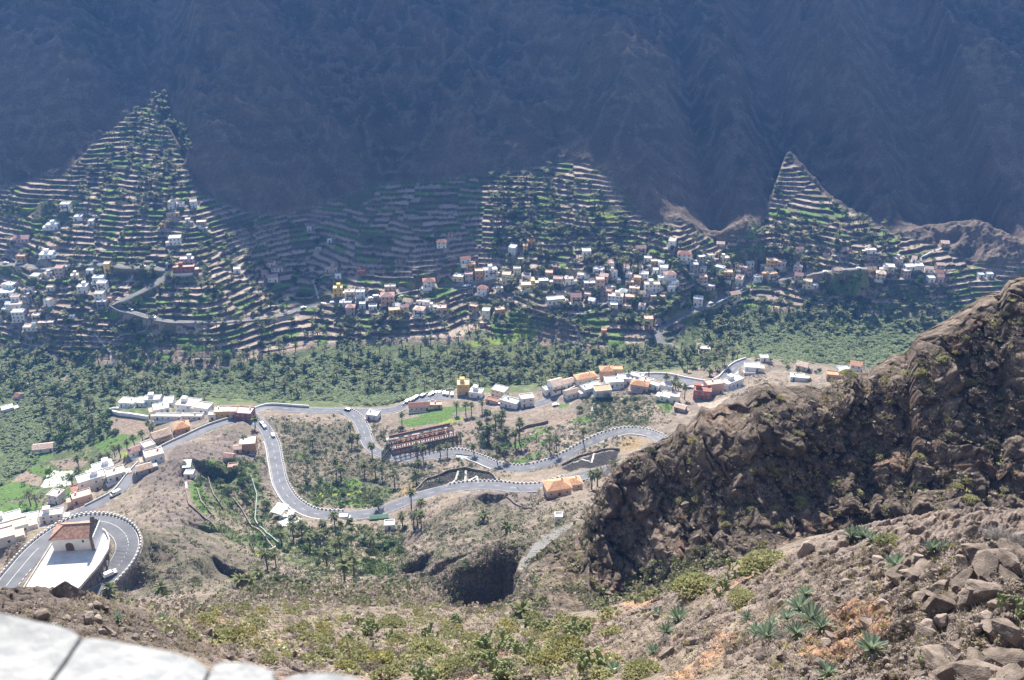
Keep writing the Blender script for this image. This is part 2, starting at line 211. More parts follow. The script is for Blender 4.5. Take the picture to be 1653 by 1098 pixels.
# px, py of the middle of the front wall's foot | width, depth, height (m) | turn (deg) | wall, roof kind+colour | label
HT = """
106,341|8,7,5.5|4|w|fc|white two storey house standing highest on the left terraces
126,357|6.5,6,3.2|2|w|fw|small white house with two dark windows below the highest left house
147,363|4.5,5,3|0|w|fc|tiny white cottage at the bend of the pale garden path
84,372|10,7,4|3|w|tw|long white house with three front windows among green left terraces
34,392|13,8,3|2|m|gm|low wide house with dusty pink roofs on the far left slope
75,418|11,9,3.2|4|w|tw|broad flat white roofed house just above the upper left road
35,424|8,7,5|0|o|ft|tan and ochre two storey house beside the upper left road
55,453|6.5,7,3.2|-8|w|fc|white house with flat cream roof under the upper left road
97,450|6.5,8,8|6|m|fm|tall narrow pinkish white house below the upper left road
145,442|5.5,4,2.5|2|w|fw|little white outbuilding on the terraces under the left road
174,443|5,6,8|3|y|fc|slim tall cream yellow house hanging from the left road
160,457|10,6,4|3|w|fw|upper white block of the pair of white houses under the left road
165,469|7.5,6,5.5|3|w|fw|lower white block of the pair, with blue tinted balconies
133,474|7.5,7,5|2|w|tw|white cubic house among green vegetable terraces left of the pair
161,486|7,6,5.5|3|w|ft|narrow house with orange tan roof just above the left hairpin
165,499|7.5,4,5.5|3|g|fg|unfinished grey concrete storeys under the orange tan roof
177,488|3.5,3.5,3|0|t|ft|small tan hut right at the left hairpin of the far road
8,483|15,9,5|8|w|fw|large white house at the left edge of the photo
13,466|9,6,3|-20|w|fw|white flat roofed house above the large one at the left edge
25,487|6.5,5,3.5|6|w|fm|white house with mauve terrace beside the large left edge house
28,499|11,6,3.5|8|w|fs|white house with salmon terraces lowest of the left edge cluster
31,521|9.5,7,8|3|w|fw|tall white block with tall pillars at the lower left
59,519|6,5,4.5|5|c|fw|cream house with white roof beside the tall pillared block
53,508|5,3.5,2.2|10|t|ft|tan roofed shed behind the tall pillared white block
68,506|4.5,3.5,2.2|12|t|fm|brown roofed shed beside the tan shed
51,535|12.5,6,3|3|w|fs|low long house with pink and white striped roof at lower left
77,526|9,5,2.2|6|t|fc|low ruined tan stone house beside the striped roof house
116,515|3.5,3,2|0|w|fw|tiny white hut alone on the lower left terraces
276,338|5.5,7,5.5|-6|w|fs|white house with pinkish roof highest on the terraces right of the palms
291,334|6.5,4,2.4|8|w|fc|low cream annex beside the highest pinkish roofed house
313,336|5.5,7,5|14|b|fm|bluish white house at the edge of the mountain shade
282,350|8,5,2.6|8|t|ft|low tan roofed farmhouse among palms on the left
303,359|4,3.5,2.3|5|w|fw|tiny white shed between the left palms
325,364|8,5,2.6|8|t|fc|low cream roofed farmhouse right of the left palms
331,374|4.5,4,2.4|10|g|fc|small pale roofed store below the cream farmhouse
263,368|5,4,2.5|5|o|fo|orange and white hut on the terraces left of the palms
283,396|9.5,7,5.5|8|w|fw|white two storey house with arched windows above the orange building
302,428|11,6,4.5|4|m|tw|pinkish white house directly above the orange roadside building
297,441|17,6,4.5|7|r|ft|long orange red building at the upper left road hairpin
383,441|5.5,5,3|12|w|fc|white shed beside one dark round tree
436,431|6,5,3.5|-10|w|gr|white house with red brown roof, topmost in the shaded cluster
447,439|9,5,3.2|8|w|gr|house with long red tiled roof in the shaded cluster
427,448|4.5,5,4|0|m|gm|small pink house left in the shaded cluster
441,456|8,6,4|14|w|gm|white house with brown roof lowest in the shaded cluster
422,462|4,4,2.5|8|t|ft|tan hut below the shaded cluster of red roofs
535,440|10,6,2.4|4|t|fg|low stone ruin with one palm in the mountain shade
584,443|7,5,2.6|10|r|fr|low dark reddish farmhouse in the mountain shade
630,469|9,5,2.8|6|t|fg|flat roofed tan store in the shade above the road
693,464|9.5,7,4.5|8|w|hr|white house with red hipped roof at the road corner
713,401|8,6,5|4|w|hr|white house with dark red roofs alone high in the shade
727,382|4,3,2.3|0|m|gr|tiny pink roofed hut above the lone shaded house
546,479|7.5,6,6.5|5|y|ty|bright yellow house above the far road
565,484|8,6,6|5|c|fs|cream house with salmon roof next to the bright yellow house
582,482|7,5,5|5|b|fw|greyish white house right of the cream and yellow houses
626,492|10.5,8,6.5|5|s|hm|large salmon house with maroon hipped roofs
566,509|7,6,6|3|m|hm|mauve house with white balconies below the far road
558,496|9.5,4,3.5|3|w|fw|flat white roofed house on the near edge of the far road
585,498|5,4,3.5|3|b|fw|small pale blue house beside the far road
656,492|6.5,6,2.5|-20|w|gt|low white house with tan roof right of the maroon roofs
641,511|12,7,5|12|y|ft|long cream yellow house with tan hipped roof
675,511|8,7,5|-14|w|hs|white house with salmon roof and dark front door
684,493|8,4,2.8|-18|w|fs|low white house with curved wall behind the salmon roof
713,506|8,6,4|8|s|fs|salmon pink house alone between terraces and palms
739,455|8.5,7,4|-12|c|fc|cream house with roof terrace at the left end of the ochre row
757,456|6.5,6,6.5|4|m|fm|pinkish grey house with balconies in the ochre row
774,452|7,6,7|4|o|fs|ochre brown house with many windows in the row
793,447|11,6,5.5|14|w|fw|long white house with dark balconies at the right end of the row
760,436|8,5,4.5|8|y|fm|yellow house with mauve roof standing above the row
752,425|8.5,5,3.5|14|w|gr|white house with long red brown roof highest above the row
817,459|7,7,7.5|-6|c|fs|tall cream house with red brown roof at the road bend
849,455|7,6,4.5|-6|w|fm|white house with mauve roof behind the walled terrace
855,468|13,7,3.6|4|y|tc|tan yellow villa on its own curved walled terrace
878,461|8,6,3.5|6|g|fw|grey unfinished house right of the walled villa
900,461|7.5,6,5|-8|m|fm|mauve cubic house standing beside the far road
777,476|8,7,5|-24|w|hr|white house with red roof corners below the far road
898,492|14,6,4|12|w|fw|long low white house with many windows below the far road
808,509|7.5,6,4.2|12|o|fs|orange house with flat peach terrace roof
784,514|6,6,6|-8|w|fw|white tower house left of the orange house
780,527|6,5,2.5|10|m|fs|pinkish half ruined house below the white tower house
826,412|6,7,6|-18|b|fw|pale blue grey house with white roof among palms
848,406|4,4,4.5|4|y|fs|narrow yellow house beside the orange tan one on the slope
858,396|6.5,5,3.5|12|o|fo|orange tan house highest among the palms
841,423|5,3,2.3|4|t|fc|low cream roofed hut among the terraces and palms
947,419|7,6,6.5|2|w|fw|tall white house with balcony above dense palms
964,444|8,6,4.5|-28|w|fw|irregular white house at the top of a steep path
985,437|7,7,6|-18|w|fm|white house half hidden behind the tall palm grove
969,466|6.5,6,7|3|s|fs|tall peach house with two rows of windows
952,467|9,6,4.5|3|g|fg|grey concrete building with pillars at the far road's end
997,458|6,4,2.8|12|w|fw|low white house with many windows near the tall peach house
986,470|9,5,2.8|14|t|fc|low tan roofed house beside the tall peach house
1028,463|6,6,7|-8|o|ft|tan ochre tower house in the village centre
1016,465|7,5,4.5|-10|t|fs|tan house with pinkish roof leaning on the ochre tower house
1023,476|8,6,5|-12|c|fs|cream house with salmon roofs in front of the tan ones
1004,480|6.5,6,4.5|-24|w|hg|white house with pale grey hipped roof
993,488|12,7,4.5|-10|w|fs|large white house with salmon roof terrace and red awning
1016,490|7.5,6,5|-10|s|fs|salmon pink house at the lower edge of the village
1026,482|4.5,5,2.8|-18|w|gr|small white house with red roof between salmon houses
930,490|8,7,5|3|c|gm|cream house with mauve roof beside a curved white path
1045,423|6,4,3|-12|w|fw|white flat roofed house above the village palms
1035,410|8,6,4.5|4|m|gm|dusty pink roofless old house on the upper terraces
1083,402|5.5,9,6|-20|w|fs|white stepped house like a little tower, highest in the village
1104,421|11,7,5|-6|w|hr|large white villa with red roof edges above the village
1120,441|7,6,6.5|-2|g|fg|bare grey concrete house with empty windows
1071,441|6.5,6,4.2|-10|w|fw|white house in the middle of the upper village
1058,442|4.5,4,3|-8|w|fc|low white hut left of a white house, upper village
1067,430|5,5,3|-8|w|fw|small white house beside the village's diagonal lane
1057,428|6,5,2.8|8|t|fs|tan roofed house above the small white one
1053,471|12,6,5.5|3|w|fs|largest white building of the village with a salmon terrace
1083,456|8.5,7,6|14|w|hm|white house with mauve hipped roof above the largest building
1090,463|6,5,3.8|12|w|fw|white annex right below the mauve hipped roof
1084,471|5.5,5,3.8|4|w|fw|little white cube right of the largest village building
1126,494|7.5,6,5.5|-14|w|fw|white house with red roof edge standing alone above the near road
1135,457|7,7,4.5|6|s|fs|peach many sided house with pale roof
1070,457|7,5,4|6|w|fw|white block joining the largest building and the mauve hipped one
1055,484|4.5,4,2.4|2|t|fs|small tan shed under the largest white building
1070,484|3.8,3.8,2.2|2|t|ft|round roofed tan hut beside the tan shed
1175,452|7,6,6|-4|y|ft|bright cream yellow house right of the white terraces
1160,438|8,5,3|-34|b|fw|bluish white row of flat roofs stepping down the slope
1167,445|6,4,2.6|-10|w|fw|low pale green terrace house between white and yellow ones
1191,462|6,9,5.5|-22|w|fm|white windowless wall house over the road ramp
1188,484|9,6,4.5|22|c|gt|cream house with tan roof and dark arches beside the road
1246,432|9,6,5.5|-6|y|fs|yellow house with long peach roof on the right side
1261,431|7,6,3.5|-24|m|fm|mauve roofed store next to the peach roofed yellow house
1235,450|6,5,4|-4|o|fo|small orange house above the right road fork
1248,452|7,6,5|16|c|fo|house with orange roof terrace above the right road fork
1225,452|7,4,2.5|12|w|fs|low white building left of the orange roof terrace
1163,399|6.5,5,2.6|-8|m|gs|small house with pale pink roof below a dark spur
1148,418|5,4,2.8|14|w|ft|little white and tan house on a narrow terrace
1288,457|6.5,6,6|-16|m|gm|pinkish mauve tall house by the right road
1302,467|7,6,6|-16|c|ft|cream block house with tan roof by the right road
1291,407|6,4,2.6|2|w|gr|white cottage with red roof under the right palms
1275,407|3.5,4,3|0|w|gr|tiny white cottage left of the red roofed one
1406,444|9,6,4|6|m|gm|mauve pink farmhouse on the right terraces
1421,452|7,6,4.8|-14|c|hs|cream house with salmon roof on the right terraces
1434,441|8.5,7,4.8|-14|w|fw|white and grey house behind the salmon roofed one
1406,410|8.5,4,3|4|w|fw|white house with dark windows on the upper right terraces
1365,408|4.5,4,2.6|0|m|gm|tiny pinkish cottage left of the upper right white house
1334,415|5,3,2|0|t|ft|low tan hut among right side palms
1470,437|8,6,3|6|w|fw|white flat roof at the left end of the rightmost hamlet
1484,436|6,6,3.2|-6|w|fw|white flat roof in the middle of the rightmost hamlet
1475,424|3.5,5,3.4|-18|w|gs|small white house with red gable above the rightmost hamlet
1499,441|6.5,5,3.4|-14|w|gs|salmon roofed white house in the rightmost hamlet
1515,447|6,5,3.6|-18|w|gr|red roofed house at the right end of the rightmost hamlet
1504,456|5.5,5,3.4|8|w|fw|round cornered white house lowest in the rightmost hamlet
1518,456|5.5,5,4.4|8|m|gm|pinkish white house at the lower right of the hamlet
1525,399|6.5,6,3|-8|t|gs|lonely hilltop house with red roof reached by a zigzag path
1584,449|4.5,4,2.6|0|b|fw|bluish hut in the shade at the far right
1598,449|5,4,3|0|b|fw|pale blue house in the shade beside the bluish hut
1316,466|5,4,2.6|4|w|fw|low white hut with pale ramp on the right terraces
532,392|4,3,2.2|0|b|fw|tiny whitish hut high in the central shade
514,405|5,3,1.8|0|g|fg|low grey walls of a ruin in the central shade
499,373|3.5,3,2.4|0|b|fg|smallest grey hut highest in the central shade
546,450|5,4,2.4|8|b|fw|pale tin roofed shed below the palm ruin in shade
1047,531|6.5,6,7.5|2|s|fs|salmon three storey house left of the forked road
975,541|4,4,3.5|0|o|fo|small orange house on the lower green plots
1137,569|8,5,2.5|-8|c|fc|pale flat roofed shelter among palms by the dry riverbed
204,658|10,7,3|-8|w|fw|white flat house with raised grey roof edge, leftmost of the white complex
226,657|6,7,2.8|-8|w|fw|white block joining the leftmost flat house to the complex
246,654|10,6,3.6|4|w|fc|cream roofed wing behind the drum shaped roof
262,668|9,8,3|24|w|fw|slanting white flat roofed wing in the middle of the complex
272,659|6,8,3.4|10|w|fw|rounded white wing right of the middle of the complex
301,667|13,9,5|-10|w|fc|tallest white block of the complex with stepped cream roof
325,668|9,7,3.6|-14|w|fs|white wing with salmon roof at the complex's right end
272,679|16,4,2.6|-2|w|fs|long low peach roofed front building of the white complex
310,679|12,4,2.6|-2|w|fs|continuation of the low front building toward the road
343,679|4,4,3.6|4|w|fw|small white cube at the start of the junction row
359,676|9,6,4.4|4|y|fw|ochre yellow building with white roof terrace at the junction
377,675|5,6,4|0|s|fs|narrow peach building between ochre and corner buildings
393,679|9.5,7,4.5|-6|r|fw|red brown corner building with rounded white terrace
296,700|8,7,3.6|24|o|ho|house with orange tiled hipped roof beside the white walled road
264,716|9,7,4.5|34|t|gt|old tan house with brown gable below the orange tiled roof
272,711|5,4,3|34|s|fs|small peach annex touching the old tan house
231,733|13,5,3.2|40|w|gm|long house with mauve pitched roof along the road
244,729|6,6,3.4|40|w|fs|white walled roof terrace at the end of the mauve roof
252,748|9,7,4.4|28|w|fs|white house with mauve terrace and small stair tower over the road
236,765|7,5,2.8|30|g|gt|crumbling brown shed on the roadside slope
190,776|9,7,3.6|30|w|fs|white house with pale pink flat roof beside the road
153,794|13,7,7.5|32|w|fw|long white apartment block, front half with sunken grey roof
172,775|10,7,7|32|w|tw|rear half of the long white apartment block with skylights
128,802|6,6,3.4|30|r|fr|dark brown roofed annex in front of the apartment block
135,812|9,6,3.4|30|s|fs|terraced peach house below the apartment block
87,814|6.5,6,5|-14|w|fs|white cube house with sunken pink roof in the fields
85,845|10,5,4.5|14|w|fw|white house with long dark roof slot above the hairpin
48,848|8,6,3|18|w|fw|white house with two pale terraces at the lower left
14,856|13,8,4.5|28|w|fw|big white house with pale green roof at the left edge, near road
26,866|9,5,3.4|28|w|fs|pink roofed house between big white house and hairpin
6,884|8,6,3.4|28|w|fs|pale pink terraced roofs at the left edge beside the hairpin
70,731|11,6,2.8|12|w|gs|low house with pink barrel roof at the banana grove's edge
27,648|4,5,3.4|-20|m|gr|small house with brick pink roof at the left edge
15,668|7,6,3.4|34|w|fw|bluish white cottage below the brick pink roof
748,638|7.5,7,7|2|y|ty|yellow and maroon three storey house beside the parking lot
767,643|8,6,3.6|-14|w|tw|white house with roof room right of the yellow maroon house
803,643|9,7,5|-26|c|fw|cream house with white roof and salmon roof room
793,652|8,4,2.2|-26|s|fr|low terrace with reddish floor along the village road
820,659|11,6,4|-28|w|fg|white house with green moss on its flat roof
852,657|8,6,5.5|14|w|fs|white house with red brown trims under a salmon roof
677,664|12,5,3.2|6|c|gr|long cream house with red tile roof below the parking lot
704,660|7,4,2.4|2|s|fs|low peach walled yard house beside the parking lot
600,678|7,6,3|-14|w|fw|white cube house at the inner bend of the road
902,636|8,8,6|26|w|gs|big white gabled house with dusty pink roof
918,627|9,5,4|26|w|gs|house with long salmon roof behind the gabled house
886,638|4.5,5,3.6|26|w|fw|white lean annex left of the gabled house
948,620|13,6,4.2|20|c|ho|long cream house with orange roof and dark windows
926,643|9,5,3.4|26|w|gt|white house with tan roof between road and dry fields
980,613|8,6,6|6|o|ho|orange brown house with tower rooms at the back of the hamlet
997,611|6,5,6|0|o|fo|orange roof terrace house at the hamlet's back corner
958,636|12,6,4|30|w|fw|long white flat roof slanting toward the hamlet
974,641|10,7,4|10|w|fo|white house with an orange terrace patch
992,627|11,7,4|6|w|fw|broad white roof in the centre of the hamlet
1008,621|8,6,3.6|0|w|fw|white roof with grey edges in the hamlet
1026,615|8,5,3|-24|w|fc|pale green edged white roof near the bend wall
1040,623|8,5,3|-30|w|fs|pinkish roof second along the descending strip
1053,629|7,5,3|-34|w|fs|pinkish roof third along the descending strip
1031,632|10,6,4|-18|m|ho|house with one large orange tan pitched roof
1075,634|6.5,6,4.2|-20|w|fw|white cube house left of the roadside palms
1077,650|9,7,3|-24|w|fs|stepped white and peach house on the slope below the cube
1088,652|5,5,4.4|-16|w|fw|small white box room on the stepped peach house
1096,664|6,4,2.2|-30|t|gs|tile roofed hut below the stepped house
1133,645|10,6,5|-10|r|fr|maroon walled building with roof openings beside the road
1154,637|10,6,6.5|12|s|fs|tall windowless salmon building beside the road
1187,626|13,6,4|34|w|fw|white roadside house with sunken white roof
1214,600|9,6,2.6|-6|w|fw|white flat house at the road's last bend
1234,584|5,4,2.6|0|w|fw|small white hut above the road's last bend
1287,616|8,5,2.4|-12|w|fw|white flat roofs just above the rock ridge
1293,598|7,6,3|-28|c|gs|cottage with faded orange roof on the stony knoll
1347,614|9,5,3|-12|o|fo|long orange roofed house behind the rock ridge
1363,608|6,6,3.4|4|w|fw|domed white house behind the rock ridge
1380,602|6.5,6,5|-18|w|go|white house with orange roof, rightmost behind the ridge
903,802|10,7,3.6|14|s|ho|visitor house with bright orange hipped roof at the road bay
927,792|8,6,3.2|14|s|ho|lower orange roofed wing of the visitor house
401,733|8.5,8,6|8|o|fw|orange walled house with white roof terraces under the palm
384,732|4,4,2.6|8|s|gs|small brick coloured hut beside the orange walled house
368,745|5,4,2.4|-10|m|gm|round roofed mauve hut among garden trees
376,761|5,4,2.3|6|t|fm|pale pink roofed shed in the gully garden
305,773|4.5,4,2.4|0|w|fw|white roofed shed at the top of the terraced garden
629,856|4.5,4,2.4|4|w|fw|small white roofed pump house below the big curve
902,844|2.6,2.6,2|0|w|fw|tiny white hut beside the narrow road above the ravine
"""
_r = random.Random(77); _used = [tuple(float(v) for v in l.split('|')[0].split(',')) for l in HT.strip().splitlines()]; _n = 0
_cl = [(1050, 455, 75, 22), (880, 455, 90, 14), (640, 500, 90, 14), (1150, 440, 60, 18), (40, 495, 45, 25), (1010, 480, 40, 12), (1230, 445, 40, 10), (980, 450, 40, 14), (90, 440, 60, 20), (1440, 440, 60, 8)]
while _n < 46:                                       # the smaller houses that fill the clusters
    c = _cl[_n % len(_cl)]; a, b = c[0]+_r.gauss(0, .6)*c[2], c[1]+_r.gauss(0, .6)*c[3]
    if any(abs(a-x) < 13 and abs(b-y) < 9 for x, y in _used): c = None; _tries = globals().get('_tries', 0)+1; _n += (_tries % 400 == 0); continue
    w_ = _r.choice('wwwwccstmg'); rf_ = _r.choice('fffgt')+_r.choice('wwsstmg'); hh_ = _r.choice((2.7, 2.8, 3.2, 4.6, 5.0)); _used.append((a, b)); _n += 1
    HT += '%.0f,%.0f|%.1f,%.1f,%.1f|%.0f|%s|%s|@\n' % (a, b, _r.uniform(4.8, 7.2), _r.uniform(4, 6), hh_, _r.uniform(-24, 24), w_, rf_)
HOUSES = []
for ln in HT.strip().splitlines():
    a, b, r, w_, rf, lab = ln.split('|'); px, py = [float(v) for v in a.split(',')]; w, d, h = [float(v) for v in b.split(',')]
    k_ = .92 if py < 575 else 1.0
    HOUSES.append(dict(px=px, py=py, w=w*k_, d=d*k_, h=h, rot=math.radians(float(r)), wall=w_, roof=rf, label=lab))
Ridx = np.arange(NR); Cidx = np.arange(NC)
def Hat(x, y, G=None):
    G = ZZ if G is None else G
    x = np.asarray(x, float); y = np.asarray(y, float)
    return bil(G, np.interp(np.log(np.maximum(y, 2.01)), Lr, Ridx), np.interp(x/np.maximum(y, .1), Uc, Cidx))
_ys = np.exp(np.concatenate([np.linspace(math.log(20), math.log(600), 1500), np.linspace(math.log(600), math.log(1055), 900)[1:]]))
def hit(px, py, ymin=0):                                     # where the line of sight through a pixel first meets the ground
    px = np.atleast_1d(np.asarray(px, float)); py = np.atleast_1d(np.asarray(py, float))
    u, b, c = ray(px, py)
    Y = _ys[None, :]; X = (u/b)[:, None]*Y; Zr = (c/b)[:, None]*Y
    below = (Zr < Hat(X, Y+0*X)) & (Y > ymin)
    k = np.argmax(below, 1); k = np.where(below.any(1), np.maximum(k, 1), len(_ys)-1)
    r = np.arange(len(px)); y0 = _ys[k-1]; y1 = _ys[k]
    for _ in range(12):
        ym = (y0+y1)/2; m = (c/b)*ym < Hat(u/b*ym, ym); y1 = np.where(m, ym, y1); y0 = np.where(m, y0, ym)
    y = (y0+y1)/2; x = u/b*y
    return np.stack([x, y, Hat(x, y)], -1)
def project(x, y, z):
    d = y*cp-z*sp_; return CX+FPX*x/d, CY-FPX*(y*sp_+z*cp)/d
# ---- masks
rF = int(np.searchsorted(Lr, math.log(float(fe[:, 1].min())-8))); rN = int(np.searchsorted(Lr, math.log(float(fe[:, 1].max())+35)))
SF, SN, SG = slice(rF, NR), slice(0, rN), slice(0, int(np.searchsorted(Lr, math.log(88))))
XX = XX.astype(np.float32); YY = YY.astype(np.float32); ZZ = ZZ.astype(np.float32); UU = UU.astype(np.float32)
def on(sl_, fn):                                     # work a noise out only on the rows that need it
    o = np.zeros(ZZ.shape, np.float32); o[sl_] = fn(XX[sl_], YY[sl_], ZZ[sl_]); return o
Yt = Yt_(UU)
m_far = sst(-2, 6, YY-YF)
m_ter = m_far*(1-sst(-3, 12, YY-Yt)); Yw = Yw_(UU)
m_cliff = sst(-3, 25, YY-Yt)
ridge_lo = np.interp(UU, [-.05, .02, .10, .3, .7], [118, 122, 112, 106, 100])
m_rdg = sst(-8, 6, YY-ridge_lo)*(1-sst(0, 45, YY-158))*sst(-.01, .07, UU-0.03*(YY < 100))
m_rdg = np.clip(m_rdg, 0, 1)
# ---- wide relief on the far side
g1 = on(SF, lambda x, y, z: ridged((x+.85*(y-800)+22*fbm(x/60, y/60, 4.1, 2))/165+3.1, (y-.6*x)/520, 0.3, 4, 2.2, .42)); g2 = on(SF, lambda x, y, z: ridged((x+.3*y+14*fbm(x/30, y/30, 2.1, 3))/62+9, y/95+z/60, 1.7, 4, 2.0, .6)); g3 = on(SF, lambda x, y, z: ridged(x/17, y/17, z/22, 4, 2.1, .6)-.4)
strat = on(SF, lambda x, y, z: np.sin((z+8*fbm(x/120, y/120, 2.2, 2))*0.55))
ramp = sst(-2, 50, YY-Yt)
ZZ += m_cliff*ramp*(30*(g1-.35)+6*(g2-.3)+1.3*strat*sst(-.3, .5, g1)+6.5*g3)*(1-sst(940, 990, YY))
# spurs: ridge lines standing out of the far mountain side
def spur(pts, h, wd, drop=0.0, side=1):
    global ZZ
    P = []
    for a, b in pts:
        u, Y, z = far_hit(a, b)
        if Y > np.interp(u, tt[:, 0], tt[:, 1]):
            Yt0 = float(Yt_(u)); z0 = float(Zf_(u)+SLO*(Yt0-Yf_(u))); T = tang(b); Y = (SCL*Yt0-z0)/(SCL+T)
        P.append((u*Y, Y))
    P = np.array(P); Xf, Yq = XX[SF], YY[SF]; best = np.full(Xf.shape, 1e9, np.float32); tpar = np.zeros(Xf.shape, np.float32)
    L = len(P)-1
    for i in range(L):
        d = P[i+1]-P[i]; l2 = d@d
        t = np.clip(((Xf-P[i, 0])*d[0]+(Yq-P[i, 1])*d[1])/l2, 0, 1)
        ex = Xf-P[i, 0]-t*d[0]; ey = Yq-P[i, 1]-t*d[1]; dd = np.hypot(ex, ey)
        m = dd < best; best = np.where(m, dd, best); tpar = np.where(m, (i+t)/L, tpar)
    prof = np.clip(1-best/wd, 0, 1)**1.3
    ZZ[SF] += m_far[SF]*h*prof*np.interp(tpar, [0, .12, .85, 1], [.35, 1, 1, 0.25])*(1-sst(940, 990, Yq))
spur([(1270, -30), (1330, 20), (1400, 75), (1500, 140), (1580, 180), (1660, 212), (1760, 260)], 46, 75)
spur([(590, -30), (660, 30), (715, 75), (745, 115), (770, 180), (830, 225), (850, 262)], 15, 42)
spur([(955, 60), (1000, 100), (1030, 150), (1010, 190), (1015, 240), (1030, 300)], 14, 38)
spur([(1130, 80), (1190, 110), (1230, 190), (1250, 250)], 16, 40)
spur([(1128, 270), (1150, 310), (1185, 360), (1230, 405)], 15, 26)
spur([(1490, 268), (1540, 300), (1600, 345), (1650, 400), (1700, 440)], 16, 45)
spur([(265, -20), (285, 60), (275, 130), (300, 230)], 7, 45)
spur([(70, -20), (130, 80), (150, 180), (95, 280)], 7, 50)
# keep the shaded mountain side under the line of the sun over the crest, as the long shadow shows it is
xc_ = XX[SF]+tx*(YC-YY[SF]); lim = np.interp(xc_, cr[:, 0], cr[:, 1]).astype(np.float32)-tz*(YC-YY[SF])
ov = ZZ[SF]-(lim-2.2+1.6*g3[SF]); ZZ[SF] -= np.maximum(ov, 0)*m_cliff[SF]*sst(-4, 12, YY[SF]-Yt[SF])*(1-sst(1020, 1045, YY[SF]))
# hollows and swells that bend the terraces
for px, py, dz, sx, sy in ((478, 400, -13, 48, 90), (250, 380, 5, 60, 110), (360, 520, 3, 40, 40), (760, 480, -9, 26, 45), (870, 500, 7, 30, 40), (690, 420, 5, 40, 60), (1010, 400, -5, 30, 60), (1130, 440, 5, 35, 50), (1340, 380, 7, 45, 90), (1230, 430, -6, 25, 60), (1450, 440, 5, 40, 50), (100, 480, 4, 40, 60), (20, 420, -4, 30, 60), (560, 430, 4, 30, 60)):
    u, Y, z = far_hit(px, py)
    ZZ += m_ter*sst(0, 25, YY-YF)*dz*np.exp(-((XX-u*Y)/sx)**2-((YY-Y)/sy)**2)
ZZ += m_ter*sst(4, 40, YY-YF)*on(SF, lambda x, y, z: 4.0*fbm(x/75, y/75, 4.4, 2)+2.4*fbm(x/27, y/27, 1.4, 2)+.8*fbm(x/9, y/9, 2.4, 2))
# terraces: stone-walled steps with fields between
cid = on(SF, lambda x, y, z: worley(x/25+0.25*fbm(x/30, y/30, 8, 2), y/34)[1])
wildm = on(SF, lambda x, y, z: sst(.30, .38, fbm(x/48+15, y/40, 3.1, 3)))
wildm = np.maximum(wildm, sst(-2, 4, YY-Yw)*m_far); ZZ[SF] += (m_ter*wildm)[SF]*(3.2+5*sst(-2, 4, YY[SF]-Yw[SF]))*(ridged(XX[SF]/20, YY[SF]/30, 2.2, 4)-.45)
m_t = m_ter*sst(2, 8, YY-YF)*(1-wildm)*(1-sst(-4, 6, YY-Yt))
step = 2.45
hq = (ZZ+cid*step+400)/step; kq = np.floor(hq); fr = hq-kq
rw = 0.13
prof = sst(0, 1, fr/rw)*0.97+0.03*fr
Zt = (kq+prof)*step-cid*step-400-0.45*step
riser = m_t*(fr < rw*1.25)
ZZ = ZZ*(1-m_t)+Zt*m_t
pid = np.zeros(ZZ.shape, np.float32); pid[SF] = worley(XX[SF]/13+cid[SF]*7, kq[SF]*1.7+cid[SF]*5, 4)[1]
# near fields on the left floor and in the bends stay smooth; the slopes get rough
near = 1-m_far
n1 = on(SN, lambda x, y, z: fbm(x/14, y/14, z/14, 4)); n2 = on(SN, lambda x, y, z: ridged(x/5.5, y/5.5, z/5.5, 3))
slope_m = near*sst(-309, -296, ZZ)*(1-m_rdg)        # above the valley floor
dist = np.clip(YY/150, .12, 1.6)
ZZ += slope_m*(1.5*n1*dist+0.45*(n2-.3)*np.clip(YY/100, .25, 1))
fg = near*(1-sst(62, 85, YY))*sst(6, 20, YY)
rock_fg = fg*sst(.0, .28, .5*sst(.40, .52, UU)*sst(62, 50, YY)*1.0+ on(SG, lambda x, y, z: fbm(x/7+3, y/7, 3.3, 3))+.55*sst(.30, .62, UU)*sst(45, 25, YY)+0.1)
q1 = on(SG, lambda x, y, z: ridged(x/2.4, y/2.4, z/2.4, 4)); q2 = on(SG, lambda x, y, z: fbm(x/.8, y/.8, z/.8, 3))
vb = np.zeros(ZZ.shape, np.float32); vb[SG] = worley(XX[SG]/1.7+.4*q2[SG], YY[SG]/1.7+.3*q1[SG])[2]
ZZ += fg*(0.10*q2+0.12*q1)+rock_fg*((0.55+.6*sst(.42, .55, UU))*(q1-.2)+0.30*sst(0, .35, vb)-.15)
rocky = np.zeros(ZZ.shape)
# crags on the near slopes around the given spots
for px, py, Y, r in ((60, 965, 48, 7), (340, 735, 405, 22), (310, 830, 320, 10), (360, 905, 270, 12), (330, 890, 265, 10), (800, 795, 336, 12), (700, 880, 240, 12), (760, 910, 204, 22), (885, 940, 140, 14), (1080, 650, 0, 0)):
    if not Y: continue
    x, y, z = at_y(px, py, Y); rocky = np.maximum(rocky, np.exp(-((XX-x)/r)**2-((YY-y)/(r*1.2))**2))
rocky *= near
ZZ += rocky*(1.8*np.clip(YY/200, .3, 1.2)*(on(SN, lambda x, y, z: ridged(x/9, y/9, z/9, 4))-.3))

